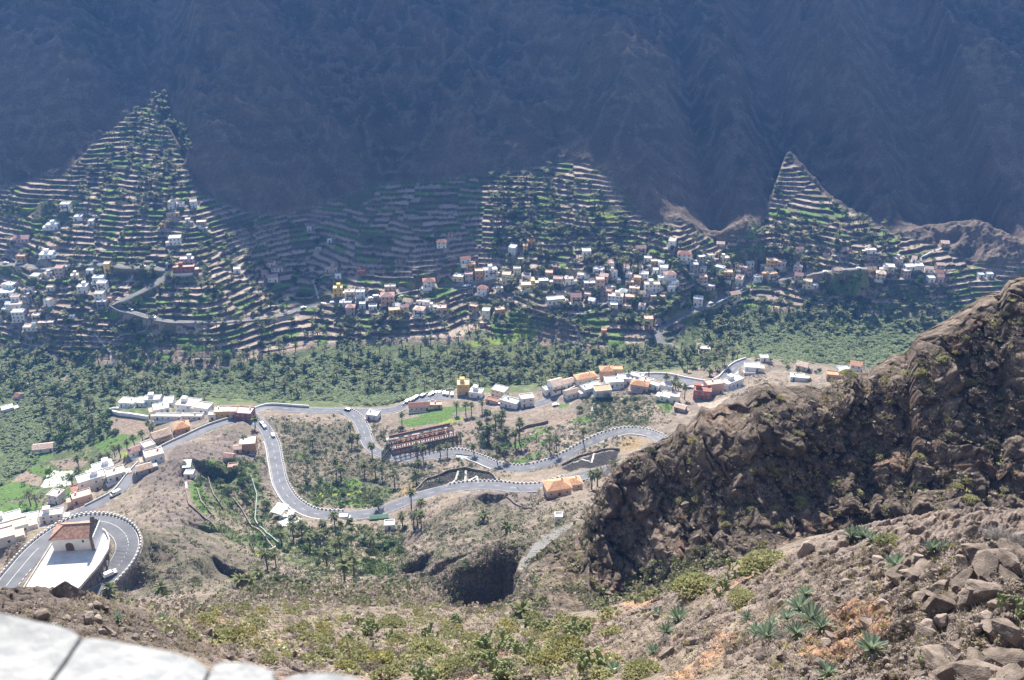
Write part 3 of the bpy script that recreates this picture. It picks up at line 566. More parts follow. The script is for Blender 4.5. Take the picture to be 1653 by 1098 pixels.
# the ravine cliff and the smaller ledges above it
def cliff(pts, drop, back, soft=1.4):
    global ZZ, rocky
    P = np.array([at_y(*q)[:2] for q in pts]); o_ = np.argsort(P[:, 0]); P = P[o_]
    r0, r1 = np.searchsorted(Lr, [math.log(P[:, 1].min()-back-5), math.log(P[:, 1].max()+12)]); s_ = slice(r0, r1)
    x, y = XX[s_], YY[s_]; yl = np.interp(x, P[:, 0], P[:, 1])+1.6*fbm(x/5, y/9, 1.1, 3)+.8*fbm(x/1.6, y/4, 5.1, 2); d = yl-y
    w = sst(P[0, 0]-4, P[0, 0]+3, x)*(1-sst(P[-1, 0]-3, P[-1, 0]+4, x))
    ZZ[s_] -= drop*sst(0, soft, d)*(1-sst(back*.7, back, d))*w
    rocky[s_] = np.maximum(rocky[s_], w*sst(-2, 0, d)*(1-sst(soft+4, soft+14, d)))
cliff([(746, 960, 200), (755, 925, 203), (770, 903, 205), (795, 896, 206), (816, 890, 206), (823, 905, 205)], 14, 86, 1.2)
cliff([(690, 900, 238), (720, 885, 240), (745, 872, 242), (800, 868, 240), (836, 858, 238)], 5, 26)
cliff([(655, 905, 258), (672, 880, 262), (690, 862, 266)], 6, 24)
cliff([(310, 820, 322), (345, 815, 322)], 4, 20); cliff([(352, 905, 258), (388, 912, 250)], 5, 20); cliff([(316, 738, 405), (372, 742, 402)], 5, 22); cliff([(775, 800, 332), (812, 798, 330)], 4, 16)
# ---------------------------------------------------------------- roads, plaza: traced, then cut into the ground
def trace(txt, farside=False):
    pts = []
    for t in txt.split():
        q = [float(v) for v in t.split(',')]
        if len(q) == 2:
            u, Y, z = far_hit(q[0], q[1]); z = float(Hat(u*Y, Y)) ; pts.append([q[0], q[1], z])
        else: pts.append(q)
    p = np.array(pts)
    if farside:                                      # even out the climb
        for _ in range(6): p[1:-1, 2] = (p[:-2, 2]+2*p[1:-1, 2]+p[2:, 2])/4
    w = np.array([at_z(*r) for r in p])
    s = np.concatenate([[0], np.cumsum(np.linalg.norm(np.diff(w[:, :2], axis=0), axis=1))])
    # smooth curve through the traced points (Catmull-Rom on arc length)
    n = max(2, int(s[-1]/1.5)); t = np.linspace(0, s[-1], n); out = np.zeros((n, 3))
    m = np.gradient(w, s, axis=0); k = np.clip(np.searchsorted(s, t, 'right')-1, 0, len(s)-2)
    h = (s[k+1]-s[k])[:, None]; f = ((t-s[k])[:, None])/h
    out = (2*f**3-3*f**2+1)*w[k]+(f**3-2*f**2+f)*h*m[k]+(-2*f**3+3*f**2)*w[k+1]+(f**3-f**2)*h*m[k+1]
    return out
def offset(c, d):
    t = np.gradient(c[:, :2], axis=0); t /= np.linalg.norm(t, axis=1)[:, None]
    o = c.copy(); o[:, 0] += -t[:, 1]*d; o[:, 1] += t[:, 0]*d; return o
def carve(c, w, blend=3.0, dz=-0.12):
    global ZZ
    x0, y0 = c[:, 0].min()-w-blend, c[:, 1].min()-w-blend; x1, y1 = c[:, 0].max()+w+blend, c[:, 1].max()+w+blend
    r0, r1 = np.searchsorted(Lr, [math.log(y0), math.log(y1)])
    sub = (slice(r0, r1+1), slice(0, NC))
    X = XX[sub]; Y = YY[sub]; m = (X > x0) & (X < x1); idx = np.nonzero(m)
    xs, ys = X[idx], Y[idx]; bd = np.full(len(xs), 1e9); bz = np.zeros(len(xs))
    for a in range(0, len(xs), 20000):
        sl_ = slice(a, a+20000)
        d = (xs[sl_, None]-c[:, 0])**2+(ys[sl_, None]-c[:, 1])**2
        k = np.argmin(d, 1); bd[sl_] = np.sqrt(d[np.arange(len(k)), k]); bz[sl_] = c[k, 2]
    wt = 1-sst(w/2+.5, w/2+.5+blend, bd)
    Z = ZZ[sub]; Z[idx] = Z[idx]*(1-wt)+(bz+dz)*wt
    bare[sub][idx] = np.maximum(bare[sub][idx], 1-sst(w/2, w/2+2.0, bd))
bare = np.zeros(ZZ.shape)
R1 = trace("-60,1012,-201 0,957,-202 30,921,-202.5 60,887,-203 90,863,-203.5 125,844,-204 160,842,-204 188,851,-204 203,867,-204.5 205,885,-205 195,906,-206 175,929,-207 150,950,-207.8 110,990,-209 70,1035,-211")
R0 = trace("60,862,-291 110,836,-291 150,817,-290.5 187,797,-290 215,765,-290.5 240,740,-292 270,722,-293.5 300,708,-295 345,688,-298 400,672,-300")
R2 = trace("400,672,-300 420,683,-300 437,710,-299.5 446,750,-297 455,785,-295 475,812,-293.5 505,828,-292.5 550,832,-292 600,828,-291 640,815,-289.5 680,800,-287 720,790,-285 760,784,-283 800,784,-281 840,788,-279.5 880,785,-276.5 910,776,-273.5 940,768,-271 985,758,-268 1040,742,-266")
R3 = trace("556,662,-312 575,675,-310.5 587,695,-308 592,712,-306.5 605,727,-305 630,736,-303.5 660,739,-303 700,735,-302 740,731,-301 770,740,-299.5 800,752,-298 840,757,-296 880,750,-293.5 920,733,-290.5 950,716,-287.5 980,703,-284.5 1010,696,-282 1040,698,-279.5 1062,706,-277 1075,720,-274 1060,735,-271")
R4 = trace("405,668,-301 436,658,-311 480,661,-313 520,663,-312.5 560,663,-312 600,664,-312 640,660,-311.5 665,648,-311 700,642,-311 735,639,-311 765,642,-310 800,652,-308.5 830,660,-307 868,653,-306 890,645,-305.5 917,636,-305 950,622,-303.5 990,613,-301.5 1039,608,-300 1074,608,-299.5 1109,615,-299 1141,619,-298 1164,614,-297.5 1178,601,-297 1192,589,-296.5 1210,582,-296")
R5 = trace("-60,428 0,427 49,428 82,434 131,427 169,427 208,431 254,433 269,438 263,448 238,465 216,476 191,487 183,491 191,498 219,506 246,514 273,519 314,520 355,520 396,517 438,512 466,506 489,496 515,491 543,490 578,487 604,482 645,473 673,467 706,464 737,464 757,462 782,457 808,451 862,450 911,449 943,451", True)
R6 = trace("1222,444 1200,462 1169,480 1137,495 1115,504 1088,517 1068,529 1062,540 1069,552 1090,561", True)
R7 = trace("1130,556 1143,563 1158,569 1178,577", True)
R8 = trace("1222,444 1262,449 1300,444 1318,441 1345,437 1372,434 1396,433", True)
R9 = trace("850,916,-173 858,901,-174 866,887,-176 885,870,-179 905,858,-183 935,846,-188")
ROADS = [(R1, 7.6), (R0, 5.4), (R2, 7.2), (R3, 7.2), (R4, 6.2), (R5, 4.2), (R6, 4.2), (R7, 3.6), (R8, 3.4), (R9, 3.0)]
for c, w in ROADS: carve(c, w, 2.0 if c is R1 else 3.0)
# flat pads: polygons at one height
def inpoly(X, Y, P):
    ins = np.zeros(X.shape, bool); j = len(P)-1
    for i in range(len(P)):
        xi, yi = P[i][:2]; xj, yj = P[j][:2]
        ins ^= ((yi > Y) != (yj > Y)) & (X < (xj-xi)*(Y-yi)/((yj-yi) or 1e-9)+xi); j = i
    return ins
def pad(txt, z, dz=-0.25):
    P = [at_z(*[float(v) for v in t.split(',')], z) for t in txt.split()]
    A_ = np.array([p[:2] for p in P]); r0, r1 = np.searchsorted(Lr, [math.log(A_[:, 1].min()), math.log(A_[:, 1].max())])
    sub = slice(r0-1, r1+2); m = inpoly(XX[sub], YY[sub], P)
    Z = ZZ[sub]; Z[m] = z+dz; bare[sub][m] = 1
    return P
PLAZA = pad("25,972 84,879 106,853 131,848 156,850 171,859 177,872 175,889 160,914 128,951 112,966 85,985", -202.9)
LOT = pad("650,655 657,648 683,638 700,634 733,630 735,638 700,642", -311.0)
LOT2 = pad("388,676 400,664 415,668 428,690 408,690", -300.0, -.14)
LOT3 = pad("835,786 860,784 880,790 905,784 880,800 862,808 845,798", -279.2, -.14)
hp = hit([h['px'] for h in HOUSES], [h['py'] for h in HOUSES], 200)
ZZ0 = ZZ.copy()
for h, p in zip(HOUSES, hp):
    h['p'] = p; r = h['rot']; c, s = math.cos(r), math.sin(r)
    w, d = h['w'], h['d']; cx, cy = p[0]-s*d/2, p[1]+c*d/2; R = math.hypot(w, d)/2+4
    r0, r1 = np.searchsorted(Lr, [math.log(cy-R), math.log(cy+R)]); k0, k1 = np.searchsorted(Uc, [(cx-R)/cy-.02, (cx+R)/cy+.02])
    sub = (slice(r0, r1), slice(k0, k1)); X = XX[sub]-cx; Y = YY[sub]-cy
    lx = np.abs(X*c+Y*s)-w/2; ly = np.abs(-X*s+Y*c)-d/2; dd = np.maximum(lx, ly)
    wt = 1-sst(1.0, 3.0, dd); ZZ[sub] = ZZ[sub]*(1-wt)+(p[2]-.05)*wt
    bare[sub] = np.maximum(bare[sub], (1-sst(.8, 2.2, dd))*.8)
# ---------------------------------------------------------------- what the ground is made of (albedo, with relief shading painted into the far cliffs)
def col(*c): return np.array(c, np.float32)
def mix(a, b, t): return a+(b-a)*t[..., None]
nA = fbm(XX/30, YY/30, 0, 3); nB = fbm(XX/6, YY/6, 5, 3); nC = fbm(XX/1.5, YY/1.5, 7, 2)
RGB = np.zeros(ZZ.shape+(3,), np.float32)+col(.222, .176, .135)
mixc = np.where(fg[..., None] > .5, col(.36, .285, .228), col(.27, .218, .172))
RGB = RGB*(1+.22*fg)[..., None]
RGB = mix(RGB, col(.16, .132, .105), sst(-.15, .35, nA)*(1-.6*fg))
RGB = mix(RGB, mixc, sst(0, .4, nB)*.7)
RGB = mix(RGB, col(.42, .24, .15), sst(.1, .4, on(SG, lambda x, y, z: fbm(x/4+9, y/4, 11, 3)))*fg*.8)
RGB = mix(RGB, col(.27, .215, .185), np.clip(rock_fg, 0, 1)*.8)
RGB = mix(RGB, col(.17, .165, .075), sst(.05, .35, on(SN, lambda x, y, z: fbm(x/9+40, y/9, 2, 3)))*slope_m*.28*(1-fg))
RGB = mix(RGB, col(.15, .12, .10), sst(.05, .3, rocky))
rk = mix(np.zeros(ZZ.shape+(3,), np.float32)+col(.118, .092, .072), col(.195, .15, .115), sst(-.2, .3, nB+nC*.5))
rk = mix(rk, col(.19, .10, .065), sst(.15, .4, on(SN, lambda x, y, z: fbm(x/11, y/11, z/11, 3)))*.5)
RGB = mix(RGB, rk, np.clip(m_rdg, 0, 1))
flr = near*(1-sst(-318, -309, ZZ))
gfl = mix(np.zeros(ZZ.shape+(3,), np.float32)+col(.08, .105, .045), col(.15, .165, .07), sst(-.2, .4, nB))
RGB = mix(RGB, gfl, flr)
# far terraces: each field its own crop
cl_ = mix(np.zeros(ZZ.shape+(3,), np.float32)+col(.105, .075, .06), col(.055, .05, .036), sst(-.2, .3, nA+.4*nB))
cl_ = mix(cl_, col(.165, .12, .09), sst(.35, .8, g1)*.55)  # bare rock ribs, lightened so the relief shows in the shade
cl_ = mix(cl_, col(.04, .042, .03), sst(.30, -.10, g1)*.8)  # vegetated gullies, with extra shade painted in to bring out the relief
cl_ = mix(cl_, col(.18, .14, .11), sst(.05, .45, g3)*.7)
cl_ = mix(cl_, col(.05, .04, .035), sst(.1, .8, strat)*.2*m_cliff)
pal = np.array([(.31, .24, .18), (.38, .30, .23), (.34, .27, .21), (.26, .20, .155), (.30, .24, .18), (.36, .28, .21), (.11, .18, .045), (.15, .21, .06), (.11, .12, .06), (.15, .14, .075)], np.float32)
tc = pal[np.clip((pid*10).astype(int), 0, 9)]
tc = mix(tc, col(.10, .10, .055), wildm)
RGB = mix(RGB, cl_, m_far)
RGB = mix(RGB, tc, m_ter*(1-sst(-6, 6, YY-Yw)))
RGB = mix(RGB, col(.10, .082, .07), np.clip(riser, 0, 1))
RGB = mix(RGB, col(.30, .25, .20), bare*.8)
RGB *= (1+.35*nC)[..., None]*(1+.15*nB)[..., None]
# fields, gardens, gravel and paved yards, laid where they are seen
PAINT = {
 'g': (.085, .155, .035), 'y': (.21, .27, .05), 'b': (.235, .18, .135), 't': (.33, .27, .21), 'w': (.62, .60, .55), 'p': (.50, .53, .42), 'S': (.42, .235, .14), 'D': (.105, .098, .062), 'G': (.09, .12, .04), 'R': (.17, .135, .115), 'k': (.022, .021, .023), 'o': (.25, .18, .10), 'd': (.11, .10, .055), 'a': (.13, .13, .13)}
FIELDS = """
R|225,850 262,800 300,735 345,702 395,700 390,735 330,745 300,790 305,840 350,870 395,905 400,940 300,1010 240,965
R|700,850 745,800 790,792 870,806 930,815 920,850 820,870 730,905
d|700,590 900,575 905,600 720,622
d|150,590 330,605 300,625 170,615
d|500,600 600,590 640,620 520,625
g|505,775 560,768 595,782 545,796
g|650,668 735,655 768,661 700,672
g|470,730 500,722 515,738 480,745
b|520,745 590,745 600,760 530,762
g|400,868 425,862 440,885 418,890
g|20,735 60,722 90,735 50,750
g|575,885 600,880 612,893 590,898
g|1065,640 1090,650 1080,668 1060,655
S|1320,1000 1385,960 1440,980 1432,1025 1375,1055 1310,1070 1290,1050
S|1075,1098 1135,1050 1165,1010 1195,1025 1140,1078 1120,1098
S|1000,975 1060,950 1090,940 1050,980
D|240,860 330,840 420,860 430,960 300,985 230,960
D|430,930 700,940 700,985 400,985
D|690,840 780,800 930,810 930,850 820,880 720,900
D|425,680 560,675 600,735 700,760 700,785 640,808 560,820 490,812 455,770
D|760,665 860,700 840,745 780,740
D|940,640 1060,640 1050,690 960,700 930,680
G|300,780 345,742 420,745 452,893 400,897 330,840
G|430,850 650,848 660,925 520,935
G|490,775 640,785 620,816 500,822
R|1040,655 1060,645 1075,665 1050,680
p|65,787 79,760 118,760 116,782 85,786
w|138,760 150,757 158,760 150,768 140,768
b|22,775 38,758 70,772 62,785
g|0,785 25,778 60,786 55,800 0,812
g|45,762 55,750 88,757 80,768
b|80,745 120,738 145,745 130,757 95,757
g|0,815 45,810 70,812 60,826 0,830
g|78,795 115,788 122,800 100,808
b|15,832 45,830 42,840 12,840
b|178,676 190,673 230,675 262,684 250,694 215,706 180,702
g|150,712 200,700 232,706 205,722 160,730
y|192,734 225,722 222,730 205,742
b|300,640 312,632 330,640
b|62,600 120,602 110,620 80,618
t|130,650 155,645 165,655 140,662
g|305,782 325,778 335,815 345,830 325,828 308,805
g|330,745 345,740 350,760 335,765
y|405,895 440,885 452,893 430,900
g|405,862 425,855 445,872 425,885
y|450,888 480,882 470,892
b|385,790 398,790 405,850 385,870
y|500,795 560,790 600,795 560,800 515,803
g|540,810 585,808 590,815 545,818
b|510,818 570,816 565,825 515,824
g|555,775 580,772 585,785 558,788
o|640,792 665,780 680,788 650,800
g|640,680 700,667 735,668 720,680 660,690
y|705,684 745,672 748,678 715,686
b|640,690 700,690 760,682 740,694 650,702
b|835,690 880,672 930,668 930,676 880,688 840,702
g|820,720 850,708 885,690 888,695 845,722 822,725
g|850,690 880,688 872,694
g|825,745 870,728 885,730 840,750 822,752
b|820,730 870,712 880,718 830,738
g|900,655 920,650 918,655 903,660
g|923,678 955,673 958,680 925,684
g|870,715 882,708 885,716 872,720
o|1000,712 1020,706 1045,712 1030,724 1000,730
k|668,795 690,778 720,764 750,758 755,772 720,782 690,792
k|750,758 790,766 812,778 790,782 760,775
k|905,757 935,742 975,730 1000,728 990,752 950,756 920,762
b|560,875 600,905 640,905 625,880
g|595,903 615,900 618,907 598,909
w|450,835 462,828 488,838 470,846 455,850
w|1180,597 1192,600 1188,607 1176,604
t|1120,640 1150,650 1180,640 1140,665
t|585,640 610,636 600,645
b|400,665 388,670 350,690 380,690
g|280,545 310,552 350,560 300,575
y|740,555 790,545 860,530 870,540 800,556 750,562
y|820,520 860,515 855,530 830,540
g|790,520 840,495 850,500 800,550
g|690,475 730,465 725,480 695,485
g|930,522 960,512 985,520 960,535
g|975,550 1000,545 1020,560 985,565
y|965,335 1000,350 1010,362 975,352
y|20,340 60,335 50,342 0,350
b|860,545 900,530 920,545 880,562
"""
HP = []
for ln in FIELDS.strip().splitlines():
    k, t = ln.split('|'); P = np.array([[float(v) for v in q.split(',')] for q in t.split()])
    W3 = hit(P[:, 0], P[:, 1], 15 if k == 'S' else 200); r0, r1 = np.searchsorted(Lr, [math.log(W3[:, 1].min()), math.log(W3[:, 1].max())])
    sub = slice(max(r0-1, 0), r1+2); m = inpoly(XX[sub]+(.8*nB[sub]+.6*nC[sub] if k == 'S' else 9*nA[sub]+5*nB[sub] if k in 'RdDG' else .6*nB[sub]), YY[sub]+(.8*nC[sub] if k == 'S' else 9*nB[sub] if k in 'RdDG' else .8*nB[sub]), W3)
    c = np.array(PAINT[k], np.float32)[None]*(1+.2*nB[sub][m]+.3*nC[sub][m])[:, None]
    if k in 'RdDGS': c = RGB[sub][m]+(c-RGB[sub][m])*(.85*sst(-.40, .10, nB[sub][m]+nA[sub][m]))[:, None]
    RGB[sub][m] = c
    if k in 'gyk': 
        rows = (np.sin(XX[sub][m]*3.2+YY[sub][m]*1.2) > .35); RGB[sub][m] = np.where(rows[:, None], c*.8+np.array([.03, .02, .01]), c)
RGB = np.clip(RGB, .01, .8)
# crags get pushed about in three dimensions, so faces overhang
NX = np.zeros(ZZ.shape, np.float32); NY = NX.copy(); NZv = NX.copy()
rr = np.nonzero((m_rdg > .01).any(1))[0]; rs = slice(rr[0], rr[-1]+1)
x_, y_, z_ = XX[rs], YY[rs], ZZ[rs]; mk = m_rdg[rs]
h_ = z_*1.1+y_*.55                                   # runs up the face
wx = x_+1.8*fbm(x_/7, h_/7, .5, 3); wz = h_+1.8*fbm(x_/7, h_/7, 9.5, 3)
big = ridged(x_/15, h_/24, .3, 4)-.55
c1, i1, b1 = worley(wx/7.5, wz/11.0); c2, i2, b2 = worley(wx/3.0+9, wz/4.2, 5); c3, i3, b3 = worley(wx/1.25, wz/1.5, 9)
sm = fbm(x_/1.1, h_/1.1, z_/1.1, 3)
dsp = 6.0*big+3.6*(i1-.5)+1.7*(i2-.5)+.5*(i3-.5)-2.0*np.exp(-(b1/.10)**2)-.9*np.exp(-(b2/.12)**2)-.35*np.exp(-(b3/.15)**2)+.35*sm
dsp *= mk
NY[rs] = -dsp*.72; NZv[rs] = dsp*.55; NX[rs] = mk*(1.0*fbm(x_/5, y_/5, z_/5+9, 3)+.8*(i2-.5))
XG, YG, ZG = XX+NX, YY+NY, ZZ+NZv
del NX, NY, NZv
# set the skyline of the ridge where it runs
CREST = np.array([(940, 850), (946, 822), (958, 800), (975, 775), (990, 757), (1003, 742), (1020, 730), (1040, 722), (1060, 712), (1080, 702), (1098, 682), (1108, 686), (1118, 672), (1132, 655), (1150, 660), (1163, 650), (1178, 652), (1192, 641), (1206, 634), (1213, 624), (1236, 617), (1262, 624), (1300, 621), (1325, 627), (1348, 617), (1362, 610), (1376, 600), (1404, 601), (1412, 588), (1440, 573), (1470, 568), (1477, 540), (1497, 531), (1533, 512), (1561, 492), (1585, 477), (1618, 468), (1625, 452), (1653, 442), (1720, 415), (1850, 360), (2200, 240)], float)
bn = np.arange(936, 2200, 7.0)
for it in range(3):
    pxr, pyr = project(XG[rs], YG[rs], ZG[rs]); sel = (mk > .3) & (pxr > 930) & (YG[rs] < 172)
    k = np.clip(((pxr-bn[0]+3.5)/7).astype(int), 0, len(bn)-1); mn = np.full(len(bn), 1e9); np.minimum.at(mn, k[sel], pyr[sel])
    ok = mn < 1e8; tgt = np.interp(bn, CREST[:, 0], CREST[:, 1]); dp = np.where(ok, mn-tgt, 0); dp = np.interp(bn, bn[ok], dp[ok])
    dpx = np.interp(pxr, bn, dp); wgt = np.clip(mk*1.4, 0, 1)*sst(900, 950, pxr)*(.35+.65*sst(115, 140, YG[rs]))
    ZG[rs] += dpx/FPX*(YG[rs]*cp-ZG[rs]*sp_)/cp*wgt
ZZ = ZG                                              # what stands on the ground reads this height
# ---------------------------------------------------------------- materials
def nodes(name, rough=.9):
    m = bpy.data.materials.new(name); m.use_nodes = True; nt = m.node_tree
    b = nt.nodes["Principled BSDF"]; b.inputs['Roughness'].default_value = rough; b.inputs['Specular IOR Level'].default_value = .2
    return m, nt, b
_mc = {}
def mat(name, c, rough=.85, var=.18, scale=.6, bump=0.0, spec=.2, metal=0.0, c2=None, island=0.0):
    if name in _mc: return _mc[name]
    m, nt, b = nodes(name, rough); N = nt.nodes.new; L = nt.links.new
    b.inputs['Specular IOR Level'].default_value = spec; b.inputs['Metallic'].default_value = metal
    tc = N('ShaderNodeTexCoord'); gm = N('ShaderNodeNewGeometry'); oi = N('ShaderNodeObjectInfo')
    nz = N('ShaderNodeTexNoise'); nz.inputs['Scale'].default_value = scale; nz.inputs['Detail'].default_value = 5
    L(gm.outputs['Position'], nz.inputs['Vector'])
    rp = N('ShaderNodeMix'); rp.data_type = 'RGBA'
    d = c2 or tuple(x*(1-var*1.6) for x in c)
    rp.inputs['A'].default_value = (*d, 1); rp.inputs['B'].default_value = (*[min(.95, x*(1+var)) for x in c], 1)
    mr = N('ShaderNodeMapRange'); mr.inputs['From Min'].default_value = .32; mr.inputs['From Max'].default_value = .68
    L(nz.outputs['Fac'], mr.inputs['Value']); L(mr.outputs[0], rp.inputs['Factor'])
    hs = N('ShaderNodeHueSaturation'); L(rp.outputs['Result'], hs.inputs['Color'])
    v = N('ShaderNodeMapRange'); v.inputs['To Min'].default_value = 1-var*.7; v.inputs['To Max'].default_value = 1+var*.5
    if island:
        L(gm.outputs['Random Per Island'], v.inputs['Value'])
        v.inputs['To Min'].default_value = 1-island; v.inputs['To Max'].default_value = 1+island
    else: L(oi.outputs['Random'], v.inputs['Value'])
    L(v.outputs[0], hs.inputs['Value']); L(hs.outputs[0], b.inputs['Base Color'])
    if bump:
        bp = N('ShaderNodeBump'); bp.inputs['Strength'].default_value = bump; bp.inputs['Distance'].default_value = .05
        n2 = N('ShaderNodeTexNoise'); n2.inputs['Scale'].default_value = scale*8; n2.inputs['Detail'].default_value = 6
        L(gm.outputs['Position'], n2.inputs['Vector']); L(n2.outputs['Fac'], bp.inputs['Height']); L(bp.outputs[0], b.inputs['Normal'])
    _mc[name] = m; return m
def leafmat(name, c, c2, isl=.35, rough=.7, trans=.38):
    fresh = name not in _mc
    m = mat(name, c, rough, .25, .35, c2=c2, island=isl, spec=.25)
    if fresh:                                        # thin leaves let the sun through
        nt = m.node_tree; b = nt.nodes["Principled BSDF"]; out = nt.nodes["Material Output"]
        t = nt.nodes.new('ShaderNodeBsdfTranslucent'); x = nt.nodes.new('ShaderNodeMixShader'); x.inputs[0].default_value = trans
        nt.links.new(b.inputs['Base Color'].links[0].from_socket, t.inputs['Color']); nt.links.new(b.outputs[0], x.inputs[1]); nt.links.new(t.outputs[0], x.inputs[2]); nt.links.new(x.outputs[0], out.inputs['Surface'])
    return m
def ground_mat():
    m, nt, b = nodes("ground", .95); N = nt.nodes.new; L = nt.links.new
    at = N('ShaderNodeAttribute'); at.attribute_name = "albedo"; gm = N('ShaderNodeNewGeometry')
    def noise(s, d=6, r=.65):
        n = N('ShaderNodeTexNoise'); n.inputs['Scale'].default_value = s; n.inputs['Detail'].default_value = d; n.inputs['Roughness'].default_value = r
        L(gm.outputs['Position'], n.inputs['Vector']); return n
    n1 = noise(.9); n2 = noise(5.0)
    a = N('ShaderNodeMath'); a.operation = 'MULTIPLY'; L(n1.outputs['Fac'], a.inputs[0]); L(n2.outputs['Fac'], a.inputs[1])
    mr = N('ShaderNodeMapRange'); mr.inputs['From Min'].default_value = .12; mr.inputs['From Max'].default_value = .40
    mr.inputs['To Min'].default_value = .55; mr.inputs['To Max'].default_value = 1.5; L(a.outputs[0], mr.inputs['Value'])
    mx = N('ShaderNodeVectorMath'); mx.operation = 'SCALE'; L(at.outputs['Color'], mx.inputs[0]); L(mr.outputs[0], mx.inputs['Scale'])
    L(mx.outputs[0], b.inputs['Base Color'])
    h0 = noise(.05, 8, .7); b0 = N('ShaderNodeBump'); b0.inputs['Strength'].default_value = .8; b0.inputs['Distance'].default_value = 7; L(h0.outputs['Fac'], b0.inputs['Height'])
    sx = N('ShaderNodeSeparateXYZ'); L(gm.outputs['Position'], sx.inputs[0]); fy = N('ShaderNodeMapRange'); fy.inputs['From Min'].default_value = 700; fy.inputs['From Max'].default_value = 780; fy.inputs['To Max'].default_value = .9; L(sx.outputs['Y'], fy.inputs['Value']); L(fy.outputs[0], b0.inputs['Strength'])
    h1 = noise(.35, 9, .7); bp = N('ShaderNodeBump'); bp.inputs['Strength'].default_value = .9; bp.inputs['Distance'].default_value = 1.6
    L(h1.outputs['Fac'], bp.inputs['Height']); L(b0.outputs[0], bp.inputs['Normal'])
    h2_ = noise(3.0, 6, .7); b2 = N('ShaderNodeBump'); b2.inputs['Strength'].default_value = .8; b2.inputs['Distance'].default_value = .22
    L(h2_.outputs['Fac'], b2.inputs['Height']); L(bp.outputs[0], b2.inputs['Normal']); L(b2.outputs[0], b.inputs['Normal'])
    return m
def grid_mesh(name, X, Y, Z, rgb, mat):
    nr, nc = Z.shape
    v = np.stack([X, Y, Z], -1).reshape(-1, 3).astype(np.float32)
    i = np.arange(nr-1)[:, None]*nc+np.arange(nc-1)[None]; i = i.reshape(-1)
    f = np.stack([i, i+1, i+nc+1, i+nc], -1).astype(np.int32)
    me = bpy.data.meshes.new(name); me.vertices.add(len(v)); me.vertices.foreach_set("co", v.ravel())
    me.loops.add(f.size); me.loops.foreach_set("vertex_index", f.ravel())
    me.polygons.add(len(f)); me.polygons.foreach_set("loop_start", np.arange(0, f.size, 4, dtype=np.int32))
    me.polygons.foreach_set("loop_total", np.full(len(f), 4, np.int32))
    me.update(calc_edges=True)
    me.shade_smooth()
    if rgb is not None:
        ca = me.color_attributes.new("albedo", 'FLOAT_COLOR', 'POINT')
        c = np.ones((len(v), 4), np.float32); c[:, :3] = rgb.reshape(-1, 3); ca.data.foreach_set("color", c.ravel())
    me.materials.append(mat); o = bpy.data.objects.new(name, me); COL.objects.link(o); return o
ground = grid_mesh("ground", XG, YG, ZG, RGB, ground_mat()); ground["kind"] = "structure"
def ribbon(name, c, w, dz, m, kind="structure", skirt=0.0):
    l = offset(c, w/2); r = offset(c, -w/2); n = len(c); v = []
    for i in range(n): v += [(l[i, 0], l[i, 1], c[i, 2]+dz), (r[i, 0], r[i, 1], c[i, 2]+dz)]
    f = [(2*i+1, 2*i+3, 2*i+2, 2*i) for i in range(n-1)]
    if skirt:
        b = len(v)
        for i in range(n): v += [(l[i, 0], l[i, 1], c[i, 2]+dz-skirt), (r[i, 0], r[i, 1], c[i, 2]+dz-skirt)]
        f += [(2*i, 2*i+2, b+2*i+2, b+2*i) for i in range(n-1)]+[(2*i+3, 2*i+1, b+2*i+1, b+2*i+3) for i in range(n-1)]
    me = bpy.data.meshes.new(name); me.from_pydata(v, [], f); me.materials.append(m)
    o = bpy.data.objects.new(name, me); COL.objects.link(o)
    if kind: o["kind"] = kind
    return o
M_ASP = mat("asphalt", (.15, .15, .16), .9, .12, .25, .3)
M_ASPF = mat("pale_asphalt", (.165, .162, .16), .9, .12, .2)
M_LINE = mat("road_paint", (.50, .50, .48), .8, .08, 1)
for i, (c, w) in enumerate(ROADS):
    ribbon("road", c, w, 0.0, M_ASPF if i >= 5 else M_ASP, skirt=.5)
# haze
hz = bpy.data.materials.new("haze"); hz.use_nodes = True; nt = hz.node_tree; nt.nodes.clear()
vo = nt.nodes.new('ShaderNodeVolumePrincipled'); om = nt.nodes.new('ShaderNodeOutputMaterial'); nt.links.new(vo.outputs[0], om.inputs['Volume'])
vo.inputs['Density'].default_value = HAZE_D; vo.inputs['Color'].default_value = (*HAZE_C, 1); vo.inputs['Anisotropy'].default_value = HAZE_G
zt = float(ZG.max())+25; zb = float(ZG.min())-1.5
x1 = float(np.abs(XG).max())+5; y1 = float(YG.max())+5; y0 = -30
me = bpy.data.meshes.new("haze"); v = [(sx*x1, y, z) for z in (zb, zt) for y in (y0, y1) for sx in (-1, 1)]
me.from_pydata(v, [], [(0, 2, 3, 1), (4, 5, 7, 6), (0, 1, 5, 4), (2, 6, 7, 3), (0, 4, 6, 2), (1, 3, 7, 5)])
me.materials.append(hz); ho = bpy.data.objects.new("haze", me); COL.objects.link(ho); ho["kind"] = "stuff"
